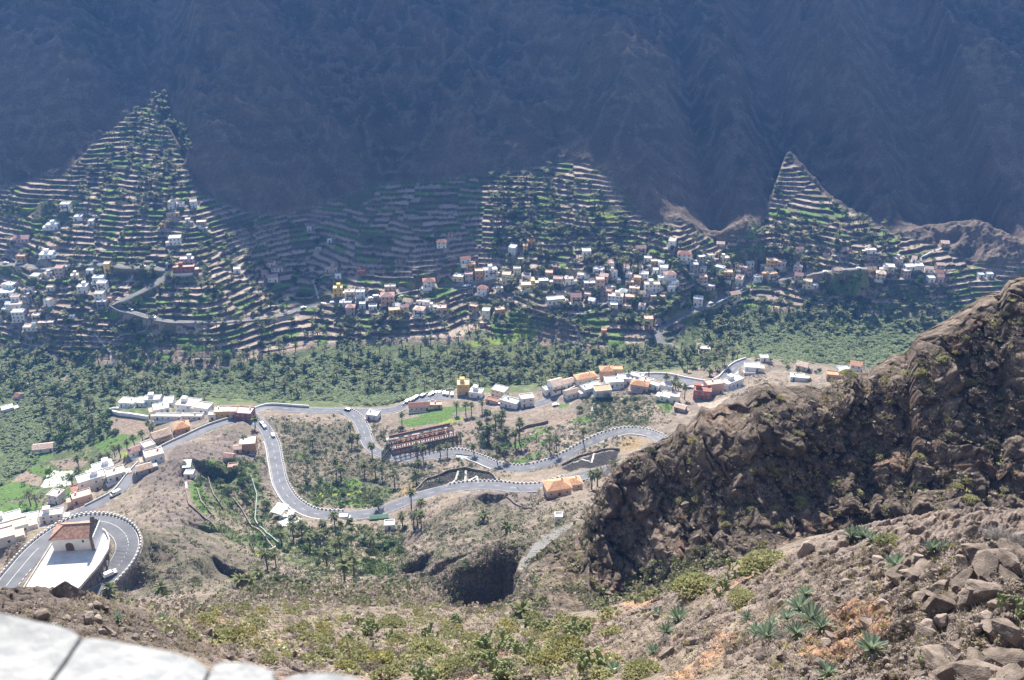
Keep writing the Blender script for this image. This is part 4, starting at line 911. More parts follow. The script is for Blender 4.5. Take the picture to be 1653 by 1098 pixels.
# ---------------------------------------------------------------- mesh kit
class MB:
    def __init__(s): s.v = []; s.f = []; s.m = []
    def add(s, v, f, mi=0):
        b = len(s.v); s.v += [tuple(p) for p in v]; s.f += [tuple(i+b for i in q) for q in f]; s.m += [mi]*len(f); return s
    def box(s, x0, x1, y0, y1, z0, z1, mi=0):
        return s.add([(x, y, z) for z in (z0, z1) for y in (y0, y1) for x in (x0, x1)], [(0, 2, 3, 1), (4, 5, 7, 6), (0, 1, 5, 4), (2, 6, 7, 3), (0, 4, 6, 2), (1, 3, 7, 5)], mi)
    def tube(s, pts, rad, n=8, mi=0, cap=True):
        P = [Vector(p) for p in pts]; rings = []
        for i, p in enumerate(P):
            t = (P[min(i+1, len(P)-1)]-P[max(i-1, 0)]).normalized(); a = t.orthogonal().normalized() if abs(t.z) < .95 else Vector((1, 0, 0)); a = (a-t*a.dot(t)).normalized(); b = t.cross(a)
            r = rad[i] if hasattr(rad, '__len__') else rad
            rings.append([p+a*math.cos(k*2*math.pi/n)*r+b*math.sin(k*2*math.pi/n)*r for k in range(n)])
        v = [q for r_ in rings for q in r_]; f = []
        for i in range(len(P)-1):
            for k in range(n): f.append((i*n+k, i*n+(k+1) % n, (i+1)*n+(k+1) % n, (i+1)*n+k))
        if cap: f += [tuple(range(n))[::-1], tuple(range((len(P)-1)*n, len(P)*n))]
        return s.add(v, f, mi)
    def mesh(s, name, mats, smooth=False):
        me = bpy.data.meshes.new(name); me.from_pydata(s.v, [], s.f)
        for m in (mats if isinstance(mats, (list, tuple)) else [mats]): me.materials.append(m)
        if any(s.m): me.polygons.foreach_set("material_index", s.m)
        if smooth: me.shade_smooth()
        return me
    def build(s, name, mats, parent=None, smooth=False): return link(name, s.mesh(name, mats, smooth), parent)
def link(name, me, parent=None, loc=None):
    o = bpy.data.objects.new(name, me); COL.objects.link(o)
    if parent: o.parent = parent
    if loc is not None: o.location = loc
    return o
def tag(o, label, cat, group=None, kind=None):
    o["label"] = label; o["category"] = cat
    if group: o["group"] = group
    if kind: o["kind"] = kind
    return o
def empty(name, loc, rz=0.0, s=1.0):
    o = bpy.data.objects.new(name, None); COL.objects.link(o); o.location = [float(q) for q in loc]; o.rotation_euler = (0, 0, rz); o.scale = (s, s, s); o.empty_display_size = .3; return o
rnd = random.Random(11); rg = np.random.RandomState(5)
PALC = {'w': (.72, .71, .68), 'c': (.66, .60, .47), 'y': (.62, .44, .17), 'o': (.52, .32, .17), 's': (.60, .42, .32), 'm': (.50, .40, .37), 'g': (.34, .33, .32), 't': (.42, .32, .23), 'b': (.56, .60, .64), 'r': (.33, .13, .09)}
ROOFC = {'w': (.74, .73, .70), 'c': (.66, .61, .52), 's': (.58, .42, .33), 'm': (.36, .22, .19), 'r': (.30, .15, .11), 'o': (.56, .30, .17), 'g': (.40, .41, .40), 't': (.45, .33, .24), 'y': (.62, .50, .28)}
WCN = {'w': 'white_wall', 'c': 'cream_wall', 'y': 'yellow_wall', 'o': 'ochre_wall', 's': 'salmon_wall', 'm': 'mauve_wall', 'g': 'concrete_wall', 't': 'tan_wall', 'b': 'bluish_wall', 'r': 'maroon_wall'}
def wallm(k): return mat(WCN[k], PALC[k], .85, .07, .5, .15)
def roofm(k): return mat('roof_'+k, ROOFC[k], .85, .16, .9, .2)
M_GLASS = mat('window_glass', (.05, .06, .075), .25, .1, 1, spec=.6); M_WOOD = mat('brown_wood', (.16, .085, .05), .7, .15, 2)
M_TRIM = mat('white_trim', (.68, .67, .64), .7, .05, 1)
def tilem(k):
    n = 'tiles_'+k
    if n in _mc: return _mc[n]
    m = mat(n, ROOFC[k], .85, .22, 1.1, .3); return m
SPOTS = [(60, 985, 'in front of the chapel square'), (200, 1010, 'above the lookout wall at left'), (330, 1030, 'above the seam of the lookout wall'), (330, 960, 'right of the hairpin'), (450, 1000, 'left of the slope\'s middle'), (430, 1060, 'behind the small cap stone'), (520, 960, 'below the grey slope'), (560, 1080, 'beside the lowest cap stone'), (600, 1020, 'above the dead pole'), (700, 980, 'left of the ravine mouth'), (700, 1060, 'round the broadest spurge'), (800, 1030, 'below the ravine mouth'), (790, 1085, 'at the lower frame edge'), (870, 1000, 'beside the stemless palm'), (920, 1050, 'left of the rocky shelf'), (960, 1090, 'in the lower middle corner'), (950, 880, 'at the left foot of the rock wall'), (930, 960, 'above the ravine bottom'), (1020, 790, 'on the left edge of the rock wall'), (1050, 880, 'low on the rock wall'), (1120, 740, 'under the left crest'), (1150, 850, 'in the wall above the large spurges'), (1250, 700, 'under the flat part of the crest'), (1260, 800, 'in the darkest part of the wall'), (1380, 680, 'under the notch of the crest'), (1400, 800, 'above the agave skyline'), (1520, 620, 'under the stepped crest'), (1540, 760, 'right of the wall\'s middle'), (1610, 560, 'under the highest crest'), (1620, 700, 'at the right edge of the wall'), (1600, 820, 'above the bleached shrubs'), (1060, 1040, 'near the brown boulder'), (1130, 1070, 'along the reddish gully'), (1180, 1000, 'left of the agave clump'), (1290, 1060, 'below the agave clump'), (1340, 940, 'right of the rounded boulder'), (1400, 1000, 'on the bare red soil'), (1450, 920, 'in the loose rubble'), (1480, 1060, 'below the split boulders'), (1560, 930, 'on the right outcrop'), (1600, 1030, 'low at the right edge'),
 (80, 620, 'at the left end of the groves'), (200, 625, 'behind the white complex, left side'), (330, 625, 'behind the white complex, right side'), (450, 620, 'behind the road junction'), (560, 600, 'above the loop junction'), (660, 600, 'behind the parking lot'), (760, 600, 'behind the yellow maroon house'), (840, 600, 'behind the road houses'), (920, 590, 'behind the gabled house'), (1000, 580, 'behind the orange roofs'), (1080, 590, 'behind the walled bend'), (1150, 580, 'at the last bend'), (1200, 530, 'below the windowless house'), (1300, 520, 'left in the wide grove'), (1420, 515, 'in the middle of the bank'), (1530, 510, 'near the stepped crest'), (150, 240, 'on its left flank'), (235, 200, 'near its tip'), (280, 270, 'on its right flank'), (150, 320, 'at its left foot'), (270, 330, 'at its right foot'), (60, 380, 'by the flat roofed houses'), (150, 400, 'by the long white house'), (300, 380, 'by the arched house'), (400, 420, 'by the shade edge'), (60, 520, 'by the pillared block'), (200, 540, 'below the hairpin of the far road'), (350, 540, 'below the curve of the far road'), (460, 540, 'above the groves'), (620, 530, 'below the salmon house'), (720, 520, 'beside the salmon pink house'), (820, 330, 'high on the left'), (850, 400, 'by the orange tan house'), (920, 380, 'over the tall white house'), (960, 330, 'high in the middle'), (1000, 390, 'by the pink old house'), (1060, 380, 'over the stepped house'), (1110, 400, 'by the large white villa'), (1170, 430, 'by the blue white row'), (1260, 400, 'by the red roofed cottage'), (1330, 400, 'by the low tan hut'), (1400, 430, 'by the mauve farmhouse'), (1480, 460, 'below the rightmost hamlet'), (1380, 470, 'on the wide lowest terraces')]
def place(p):
    x, y = project(p[0], p[1], p[2]); return min(SPOTS, key=lambda q: (q[0]-x)**2+((q[1]-y)*1.5)**2)[2]
def shrink(lab): 
    w = lab.split(); return ' '.join(w[:16])
# ---------------------------------------------------------------- houses
winmesh = {}
def win_me(w, h, big):
    k = (w, h, big)
    if k not in winmesh:
        a = MB(); t = .09
        if big:
            a.box(-w/2, -w/2+t, -.05, .02, 0, h); a.box(w/2-t, w/2, -.05, .02, 0, h); a.box(-w/2+t, w/2-t, -.05, .02, h-t, h); a.box(-w/2+t, w/2-t, -.05, .02, 0, t); a.box(-.03, .03, -.04, .02, t, h-t)
            a.box(-w/2-.1, w/2+.1, -.12, 0.0, -.08, -.002)
        b = MB(); b.box(-w/2+(t if big else 0), w/2-(t if big else 0), -.03, .02, t if big else 0, h-(t if big else 0))
        winmesh[k] = (a.mesh('window', M_TRIM) if big else None, b.mesh('pane' if big else 'window', M_GLASS))
    return winmesh[k]
CN = dict(w='white', c='cream', y='yellow', o='ochre', s='salmon', m='mauve', g='grey', t='tan', b='bluish', r='maroon')
RN = dict(f='flat', g='gabled', t='flat', h='hipped')
def house(H):
    if H['label'] == '@': H['label'] = shrink(('low ' if H['h'] < 4 else 'two storey ')+CN[H['wall']]+' house with '+RN[H['roof'][0]]+' '+CN[H['roof'][1]]+' roof '+place(H['p']))
    w, d, h = H['w'], H['d'], H['h']; p = H['p']; big = p[1] < 560
    hut = w < 5.6 or h < 2.6
    nm = 'shed' if hut else 'house'
    e = empty(nm, p, H['rot'])
    grp = ('houses of the near hamlets along the winding road' if big else 'houses scattered over the far terraced hillside')
    tag(e, H['label'], 'hut' if hut else 'house', grp)
    wm = wallm(H['wall']); rk, rc = H['roof'][0], H['roof'][1]; pr = .45 if rk in 'ft' else 0
    a = MB(); t = .22; z0 = -3.0
    # outer walls with a sunk flat roof, or plain to the eaves
    a.add([(-w/2, 0, z0), (w/2, 0, z0), (w/2, d, z0), (-w/2, d, z0), (-w/2, 0, h+pr), (w/2, 0, h+pr), (w/2, d, h+pr), (-w/2, d, h+pr),
           (-w/2+t, t, h+pr), (w/2-t, t, h+pr), (w/2-t, d-t, h+pr), (-w/2+t, d-t, h+pr), (-w/2+t, t, h-.2), (w/2-t, t, h-.2), (w/2-t, d-t, h-.2), (-w/2+t, d-t, h-.2)],
          [(0, 1, 5, 4), (1, 2, 6, 5), (2, 3, 7, 6), (3, 0, 4, 7), (4, 5, 9, 8), (5, 6, 10, 9), (6, 7, 11, 10), (7, 4, 8, 11), (8, 9, 13, 12), (9, 10, 14, 13), (10, 11, 15, 14), (11, 8, 12, 15)])
    ns = max(1, int(round(h/3.0))); fh = h/ns
    if rk == 'g':                                    # gable ends
        rise = min(d, 8)*.26
        for sx in (-1, 1):
            x = sx*w/2; a.add([(x, 0, h), (x, d, h), (x, d/2, h+rise-.05)], [(0, 1, 2) if sx > 0 else (1, 0, 2)])
    a.build('wall', wm, e)
    if rk in 'ft':
        MB().box(-w/2+t+.003, w/2-t-.003, t+.003, d-t-.003, h-.15, h+.05).build('roof', roofm(rc), e)
        if rk == 't' or (w > 9 and rnd.random() < .5):
            q = rnd.uniform(-.25, .25)*w; b = MB(); rw_, rd = min(3, w*.35), min(3, d*.5)
            b.box(q-rw_/2, q+rw_/2, d*.45, d*.45+rd, h+.05, h+2.3); b.box(q-rw_/2-.12, q+rw_/2+.12, d*.45-.12, d*.45+rd+.12, h+2.3, h+2.45); b.build('stair_room', wm, e)
        elif w > 6 and rnd.random() < .55:
            q = rnd.uniform(-.3, .3)*w; b = MB(); b.tube([(q, d*.7, h+.05), (q, d*.7, h+1.15)], .5, 10); b.build('water_tank', mat('tank_grey', (.45, .47, .5), .6), e)
    elif rk == 'g':
        o_ = .35; b = MB(); th = .14; y0, y1 = -o_, d+o_; zr = h+rise; ze = h-rise*o_/(d/2)
        for s_, ya in ((0, y0), (1, y1)):
            b.add([(-w/2-o_, ya, ze), (w/2+o_, ya, ze), (w/2+o_, d/2, zr), (-w/2-o_, d/2, zr), (-w/2-o_, ya, ze+th), (w/2+o_, ya, ze+th), (w/2+o_, d/2, zr+th), (-w/2-o_, d/2, zr+th)],
                  [(0, 3, 2, 1), (4, 5, 6, 7), (0, 1, 5, 4), (1, 2, 6, 5), (3, 0, 4, 7)] if not s_ else [(0, 1, 2, 3), (7, 6, 5, 4), (4, 5, 1, 0), (5, 6, 2, 1), (7, 4, 0, 3)])
        r_ = b.build('roof', tilem(rc), e)
    else:
        o_ = .4; b = MB(); rise = min(w, d)*.26; m_ = min(w, d)/2; th = .14
        lo = [(-w/2-o_, -o_), (w/2+o_, -o_), (w/2+o_, d+o_), (-w/2-o_, d+o_)]
        if w >= d: r1, r2 = (-w/2+m_, d/2), (w/2-m_, d/2)
        else: r1, r2 = (0, m_), (0, d-m_)
        v = [(x, y, h-.05) for x, y in lo]+[(x, y, h+.09) for x, y in lo]+[(*r1, h+.09+rise), (*r2, h+.09+rise)]
        f = [(3, 2, 1, 0), (0, 1, 5, 4), (1, 2, 6, 5), (2, 3, 7, 6), (3, 0, 4, 7)]
        f += [(4, 5, 9, 8), (5, 6, 9), (6, 7, 8, 9), (7, 4, 8)] if w >= d else [(4, 5, 8), (5, 6, 9, 8), (6, 7, 9), (7, 4, 8, 9)]
        b.add(v, f); b.build('roof', tilem(rc), e)
        if big and w > 6: MB().box(w*.2, w*.2+.5, d*.6, d*.6+.5, h+.2, h+rise+.7).build('chimney', wm, e)
    # windows and door on the three walls that can be seen
    fr, gl_ = win_me(1.0 if not hut else .8, 1.15 if not hut else .8, big)
    skip = 'windowless' in H['label']
    def window(x, y, z, rz):
        if big:
            o = link('window', fr, e, (x, y, z)); o.rotation_euler[2] = rz; link('pane', gl_, o)
        else:
            o = link('window', gl_, e, (x, y, z)); o.rotation_euler[2] = rz
    nx = max(1, int(w/2.7)); ny = max(1, int(d/3.4)); dr = rnd.randrange(nx)
    for s_ in range(ns):
        for i in range(nx):
            x = -w/2+w*(i+.5)/nx+rnd.uniform(-.12, .12)
            if s_ == 0 and i == dr and h > 2.1:
                MB().box(x-.5, x+.5, -.04, .03, .02, min(2.1, h-.25)).build('door', M_WOOD if rnd.random() < .7 else mat('green_door', (.08, .2, .13)), e); continue
            if skip or rnd.random() < .1: continue
            window(x, 0, s_*fh+fh*.34, 0)
        if not hut and not skip:
            for i in range(ny):
                y = d*(i+.5)/ny
                if rnd.random() < .75: window(w/2, y, s_*fh+fh*.34, math.pi/2)
                if rnd.random() < .75: window(-w/2, y, s_*fh+fh*.34, -math.pi/2)
    if ns > 1 and not skip and rnd.random() < .6:
        b = MB(); x0, x1 = sorted([rnd.uniform(-.5, -.1)*w, rnd.uniform(.15, .5)*w])
        b.box(x0, x1, -1.1, -.003, fh-.12, fh); b.box(x0, x1, -1.1, -1.02, fh, fh+.9); b.box(x0, x0+.08, -1.02, -.003, fh, fh+.9); b.box(x1-.08, x1, -1.02, -.003, fh, fh+.9)
        b.build('balcony', wm if rnd.random() < .6 else M_WOOD, e)
    if w > 6 and not skip and rnd.random() < .4:      # walled front terrace
        b = MB(); x0, x1 = -w/2-rnd.uniform(0, 1.5), w/2-rnd.uniform(0, w*.5); yy = -rnd.uniform(2, 3.2)
        b.box(x0, x1, yy, -.06, -2.5, .05); b.box(x0, x1, yy, yy+.2, .053, .85); b.box(x0, x0+.2, yy+.2, -.06, .053, .85); b.build('front_terrace', wm if rnd.random() < .5 else M_TRIM, e)
    if w > 6 and rnd.random() < .3:                   # lean-to at the side
        b = MB(); sx = rnd.choice((-1, 1)); x0, x1 = (w/2+.003, w/2+2.6) if sx > 0 else (-w/2-2.6, -w/2-.003); b.box(x0, x1, .5, d*.7, -2.5, 2.3); b.build('side_annex', wm, e)
        b = MB(); b.box(x0-.1 if sx < 0 else x0, x1+.1 if sx > 0 else x1, .4, d*.7+.1, 2.303, 2.45); b.build('annex_roof', roofm(rnd.choice('gstc')), e)
    return e
for H in HOUSES: house(H)
# ---------------------------------------------------------------- chapel, its square, parapets, pergola, walls
M_STONE = mat('dark_stone', (.17, .135, .115), .95, .3, 1.2, .6); M_WHITE = mat('whitewash', (.76, .75, .73), .85, .05, .5)
M_PAVE = mat('pale_paving', (.66, .65, .63), .9, .06, .4); M_KERB = mat('kerb_white', (.52, .50, .46), .9, .1, 1)
M_RUST = mat('red_brown_paint', (.22, .115, .09), .85, .12, 1); M_ROCKW = mat('rubble_wall', (.24, .20, .17), .95, .35, 1.6, .7)
def prism(b, P, zt, zb, mi=0):
    n = len(P); v = [(x, y, zt) for x, y, *_ in P]+[(x, y, zb) for x, y, *_ in P]
    ar = sum(P[i][0]*P[(i+1) % n][1]-P[(i+1) % n][0]*P[i][1] for i in range(n))
    o = list(range(n)) if ar > 0 else list(range(n))[::-1]
    b.add(v, [tuple(o)]+[(o[i], o[i]+n, o[(i+1) % n]+n, o[(i+1) % n]) for i in range(n)], mi)
mp = mat('plaza_paving', (.62, .61, .59), .9, .10, .35); nt = mp.node_tree; bk = nt.nodes.new('ShaderNodeTexBrick'); bk.inputs['Scale'].default_value = .5; bk.inputs['Mortar Size'].default_value = .012; bk.inputs['Color1'].default_value = (1, 1, 1, 1); bk.inputs['Color2'].default_value = (.93, .92, .9, 1); bk.inputs['Mortar'].default_value = (.6, .58, .55, 1)
pb_ = nt.nodes["Principled BSDF"]; mm = nt.nodes.new('ShaderNodeMix'); mm.data_type = 'RGBA'; mm.blend_type = 'MULTIPLY'; mm.inputs['Factor'].default_value = 1; gp = nt.nodes.new('ShaderNodeNewGeometry'); nt.links.new(gp.outputs['Position'], bk.inputs['Vector'])
nt.links.new(pb_.inputs['Base Color'].links[0].from_socket, mm.inputs['A']); nt.links.new(bk.outputs['Color'], mm.inputs['B']); nt.links.new(mm.outputs['Result'], pb_.inputs['Base Color'])
b = MB(); prism(b, PLAZA, -202.85, -203.1); o = b.build('plaza', mp); o['kind'] = 'structure'
b = MB(); prism(b, PLAZA, -203.11, -214); o = b.build('retaining_wall', M_STONE); tag(o, 'dark stone retaining wall carrying the white chapel square', 'wall')
# low wall round the square
PR = PLAZA[1:10]
for i in range(1): pass
def strip_wall(name, pts, th, h, dn, m, label, cat, dzs=0.0, par=None):
    c = np.array(pts, float); l = offset(c, th/2); r = offset(c, -th/2); n = len(c); v = []
    for i in range(n):
        z = c[i, 2]+dzs
        v += [(l[i, 0], l[i, 1], z+h), (r[i, 0], r[i, 1], z+h), (l[i, 0], l[i, 1], z-dn), (r[i, 0], r[i, 1], z-dn)]
    f = []
    for i in range(n-1):
        a, q = 4*i, 4*i+4
        f += [(a, a+1, q+1, q), (a+2, a, q, q+2), (a+1, a+3, q+3, q+1)]
    f += [(0, 2, 3, 1), (4*n-4, 4*n-3, 4*n-1, 4*n-2)]
    b = MB().add(v, f); o = b.build(name, m, par)
    if label: tag(o, label, cat)
    return o
def dens(P, st=1.0):
    P = np.array(P, float); s = np.concatenate([[0], np.cumsum(np.linalg.norm(np.diff(P[:, :2], axis=0), axis=1))]); t = np.linspace(0, s[-1], max(2, int(s[-1]/st)))
    return np.stack([np.interp(t, s, P[:, k]) for k in range(3)], -1)
strip_wall('low_wall', dens([(x, y, -202.85) for x, y, *_ in PLAZA[2:10]]), .35, .7, .2, mat('beige_wall', (.52, .47, .40)), 'low beige wall curving round the back and side of the white square', 'wall')
strip_wall('low_wall', dens([(x, y, -202.85) for x, y, *_ in PLAZA[0:2]]), .3, .6, .2, mat('beige_wall', (.52, .47, .40)), 'straight low beige wall between the square and the left road', 'wall')
# chapel
pA = Vector(at_z(87.5, 890.5, -202.85)); pB = Vector(at_z(149.4, 886.6, -202.85)); ax = (pB-pA); LC = ax.length; rz = math.atan2(ax.y, ax.x)
ch = empty('chapel', pA, rz); tag(ch, 'white chapel with red tiled hipped roof and stone front inside the hairpin bend', 'chapel')
LC = LC; DC = 7.4; HC = 4.9
b = MB(); b.box(0, LC, 0, DC, -.3, HC, 0); b.add([(LC, 0, HC), (LC, DC, HC), (LC, DC/2, HC+2.3)], [(0, 1, 2)]); b.build('wall', M_WHITE, ch)
o_ = .55; zr = HC+2.35
v = [(-o_, -o_, HC-.1), (LC+.1, -o_, HC-.1), (LC+.1, DC+o_, HC-.1), (-o_, DC+o_, HC-.1), (3.6, DC/2, zr), (LC+.1, DC/2, zr)]
v += [(x, y, z+.16) for x, y, z in v]
MB().add(v, [(6, 7, 11, 10), (8, 9, 10, 11), (9, 6, 10), (0, 1, 7, 6), (2, 3, 9, 8), (3, 0, 6, 9), (1, 5, 11, 7), (5, 2, 8, 11), (0, 4, 5, 1), (2, 5, 4, 3), (3, 4, 0)]).build('roof', mat('chapel_tiles', (.43, .25, .18), .9, .25, 1.3, .5), ch)
b = MB(); b.tube([(3.6-.2, DC/2, zr+.17), (LC, DC/2, zr+.17)], .14, 6); b.tube([(-o_, -o_, HC+.1), (3.5, DC/2, zr+.17)], .12, 6); b.tube([(-o_, DC+o_, HC+.1), (3.5, DC/2, zr+.17)], .12, 6); b.build('ridge_tiles', mat('ridge_tile', (.30, .17, .13), .9, .2, 2), ch)
# front of dark stone with a stepped bell gable, white side strip behind
G = [(-.7, 0), (DC+.7, 0), (DC+.7, HC+.6), (DC-.6, HC+1.2), (DC-1.7, HC+2.6), (DC/2+1.0, HC+3.0), (DC/2+.9, HC+4.2), (DC/2, HC+4.9), (DC/2-.9, HC+4.2), (DC/2-1.0, HC+3.0), (1.7, HC+2.6), (.6, HC+1.2), (-.7, HC+.6)]
n = len(G); v = [(LC+.12, y, z) for y, z in G]+[(LC+.95, y, z) for y, z in G]
MB().add(v, [tuple(range(n))[::-1], tuple(range(n, 2*n))]+[(i, (i+1) % n, (i+1) % n+n, i+n) for i in range(n)]).build('facade', M_STONE, ch)
b = MB(); b.box(LC+.955, LC+1.25, -.5, DC+.5, 0, HC+.3); b.build('facade_plaster', M_WHITE, ch)
b = MB(); b.tube([(LC+.5, DC/2, HC+3.3), (LC+.5, DC/2, HC+3.55), (LC+.5, DC/2, HC+3.9)], [.42, .3, .1], 10); b.build('bell', mat('bronze', (.2, .15, .08), .4, metal=.8), ch)
# arched side door
def arch(w, h, y, n=9):
    P = [(-w/2, 0), (w/2, 0), (w/2, h-w/2)]+[(w/2*math.cos(a), h-w/2+w/2*math.sin(a)) for a in np.linspace(0, math.pi, n)[1:-1]]+[(-w/2, h-w/2)]
    return P
for nm, w_, h_, y_, m_ in (('door_surround', 2.5, 3.1, -.06, M_STONE), ('door', 1.7, 2.65, -.10, M_WOOD)):
    P = arch(w_, h_, y_); n = len(P); xo = LC*.43
    MB().add([(xo+x, y_, z) for x, z in P]+[(xo+x, .02, z) for x, z in P], [tuple(range(n))]+[(i, i+n, (i+1) % n+n, (i+1) % n) for i in range(n)]).build(nm, m_, ch)
w = MB().box(LC*.78, LC*.78+.6, -.05, .02, 2.9, 3.8).build('window', M_WOOD, ch)
MB().box(LC*.78+.08, LC*.78+.52, -.08, -.052, 2.98, 3.72).build('pane', M_GLASS, w)
# joint lines of the square, worked out but not laid
b = MB()
ux = ax.normalized(); uy = Vector((-ux.y, ux.x, 0))
for k in range(1, 9):
    p = pA-uy*(k*3.0)-ux*8; q = pA-uy*(k*3.0)+ux*(LC+3); pass
lamp = None
# blocks along the outer edges of the bends
def crenels(c, side_off, i0, i1, pitch, label, cat='parapet', size=(.62, .5, .62), base=.2, grp=None):
    e = offset(c, side_off)[i0:i1]; e = dens(e, pitch)
    root = empty('parapet', e[0]); tag(root, label, cat)
    strip_wall('base', [(p[0]-e[0][0], p[1]-e[0][1], p[2]-e[0][2]) for p in e], .5, base, .8, M_KERB, None, None, par=root)
    t = np.gradient(e[:, :2], axis=0); nb = len(e); k = 0
    bw, bd, bh = size
    me = MB().box(-bw/2, bw/2, -bd/2, bd/2, 0, bh).mesh('block', M_KERB)
    rest = MB()
    for i in range(nb):
        loc = (e[i, 0]-e[0, 0], e[i, 1]-e[0, 1], e[i, 2]-e[0, 2]+base-.01)
        if i < 98 or nb <= 100: o = link('block', me, root, loc); o.rotation_euler[2] = math.atan2(t[i, 1], t[i, 0])
        else: rest.box(loc[0]-bw/2, loc[0]+bw/2, loc[1]-bd/2, loc[1]+bd/2, loc[2], loc[2]+bh)
    if rest.v: rest.build('blocks_beyond', M_KERB, root)['kind'] = 'stuff'
crenels(R1, 4.15, 0, len(R1)-14, 1.42, 'white blocks of the parapet round the outside of the chapel hairpin', size=(.7, .42, .6))
L2 = len(R2); crenels(R2, 3.9, int(L2*.10), int(L2*.47), 2.0, 'white block parapet along the inner side of the big lower curve', size=(.85, .4, .6))
crenels(R2, 3.9, int(L2*.66), int(L2*.86), 2.0, 'white block parapet beside the black gravel garden', size=(.85, .4, .6))
L3 = len(R3); crenels(R3, 3.9, int(L3*.40), int(L3*.93), 2.0, 'white block parapet on the far side of the upper loop', size=(.85, .4, .6))
crenels(R3, 3.9, 2, int(L3*.16), 2.0, 'short block parapet where the road leaves the valley junction', size=(.85, .4, .6))
# curved buttress wall under the hairpin
e = offset(R1, 4.5); nn = len(e); e = dens(e[int(nn*.42):int(nn*.93)], 1.0)
strip_wall('retaining_wall', e, .6, -.15, 9.0, M_ROCKW, 'tall curved rubble wall holding up the right side of the hairpin', 'wall')
# plain white parapets
def edge_wall(c, off, a, b_, label, th=.4, h=.8, m=None, dn=1.2):
    e = offset(c, off); n_ = len(e); return strip_wall('road_wall', e[int(a*n_):int(b_*n_)], th, h, dn, m or M_WHITE, label, 'wall')
edge_wall(R4, 3.4, .60, 1.0, 'long white wall on the valley side of the village road bend')
edge_wall(R4, 3.4, .02, .14, 'white wall behind the junction by the white complex', h=1.2)
edge_wall(R0, 3.0, .52, .96, 'white road wall below the row of houses', h=1.0, m=M_KERB)
edge_wall(R0, 3.0, .18, .50, 'grey kerb wall of the narrow road with the white van', h=.7, m=M_KERB)
edge_wall(R2, -3.9, .12, .46, 'pale kerb wall on the outer side of the big curve', h=.45, m=M_KERB)
edge_wall(R9, -1.8, .05, .95, 'low wall of the small lane above the ravine', h=.7, m=M_ROCKW)
edge_wall(R5, -2.4, .38, .62, 'stone retaining wall under the far road', h=.6, dn=4.5, m=M_ROCKW, th=.5)
edge_wall(R5, -2.4, .66, .80, 'stone retaining wall under the far road near the yellow house', h=.5, dn=4, m=M_ROCKW, th=.5)
edge_wall(R6, 2.4, .2, .45, 'white wall along the ramp below the village', h=.8)
edge_wall(R3, -3.8, .45, .88, 'pale kerb wall on the near side of the upper loop', h=.4, m=M_KERB)
def wline(txt, name, label, cat='wall', th=.4, h=1.2, m=None, dn=1.0, ymin=200):
    P = np.array([[float(v) for v in q.split(',')] for q in txt.split()]); W3 = dens(hit(P[:, 0], P[:, 1], ymin), 1.5); W3[:, 2] = Hat(W3[:, 0], W3[:, 1])
    for _ in range(3): W3[1:-1, 2] = (W3[:-2, 2]+2*W3[1:-1, 2]+W3[2:, 2])/4
    return strip_wall(name, W3, th, h, dn, m or M_WHITE, label, cat)
wline("181,668 195,671 215,673 240,677", 'garden_wall', 'white wavy garden wall below the white complex', th=1.0, h=2.4)
wline("181,668 178,663 186,661", 'garden_wall', 'short white wall closing the left end of the complex', h=1.5)
wline("300,790 305,815 330,838 352,860", 'garden_wall', 'stone wall along the left edge of the terraced gully garden', m=M_ROCKW)
wline("376,805 392,825 420,858 452,893", 'garden_wall', 'brownish wall descending through the gully fields', m=M_ROCKW, h=1.0)
wline("405,770 415,800 412,840 430,862 455,880", 'garden_wall', 'greenish pipe wall winding beside the gully', m=mat('green_grey', (.30, .37, .32)), h=.9)
wline("318,790 326,812 345,835", 'garden_wall', 'middle stone wall of the terraced gully garden', m=M_ROCKW)
wline("336,770 345,800 360,822", 'garden_wall', 'right stone wall of the terraced gully garden', m=M_ROCKW)
wline("425,893 450,880", 'garden_wall', 'white cross wall between the lowest gully fields', m=M_KERB, h=.8)
wline("640,668 700,645", 'garden_wall', 'kerb between road and parking lot', m=M_KERB, h=.3)
wline("650,655 657,648 683,638 700,633 733,629", 'parking_wall', 'pale wall behind the parked cars', h=1.0, m=M_KERB)
wline("812,805 830,814 858,822", 'garden_wall', 'dark edged wall below the road bay', m=M_ROCKW, h=.9)
wline("672,792 690,775 722,762 752,757 790,765 806,776", 'garden_wall', 'dark wall round the left black gravel garden', m=M_ROCKW, h=1.4)
wline("907,752 935,738 972,728 1000,727", 'garden_wall', 'dark wall round the right black gravel garden', m=M_ROCKW, h=1.2)
wline("500,832 540,842 600,838 640,825", 'garden_wall', 'brown wall under the outer edge of the big curve', m=M_ROCKW, h=.3, dn=3)
wline("822,704 850,690 885,682", 'garden_wall', 'dry stone wall with brown weeds across the near fields', m=M_ROCKW, h=1.6)
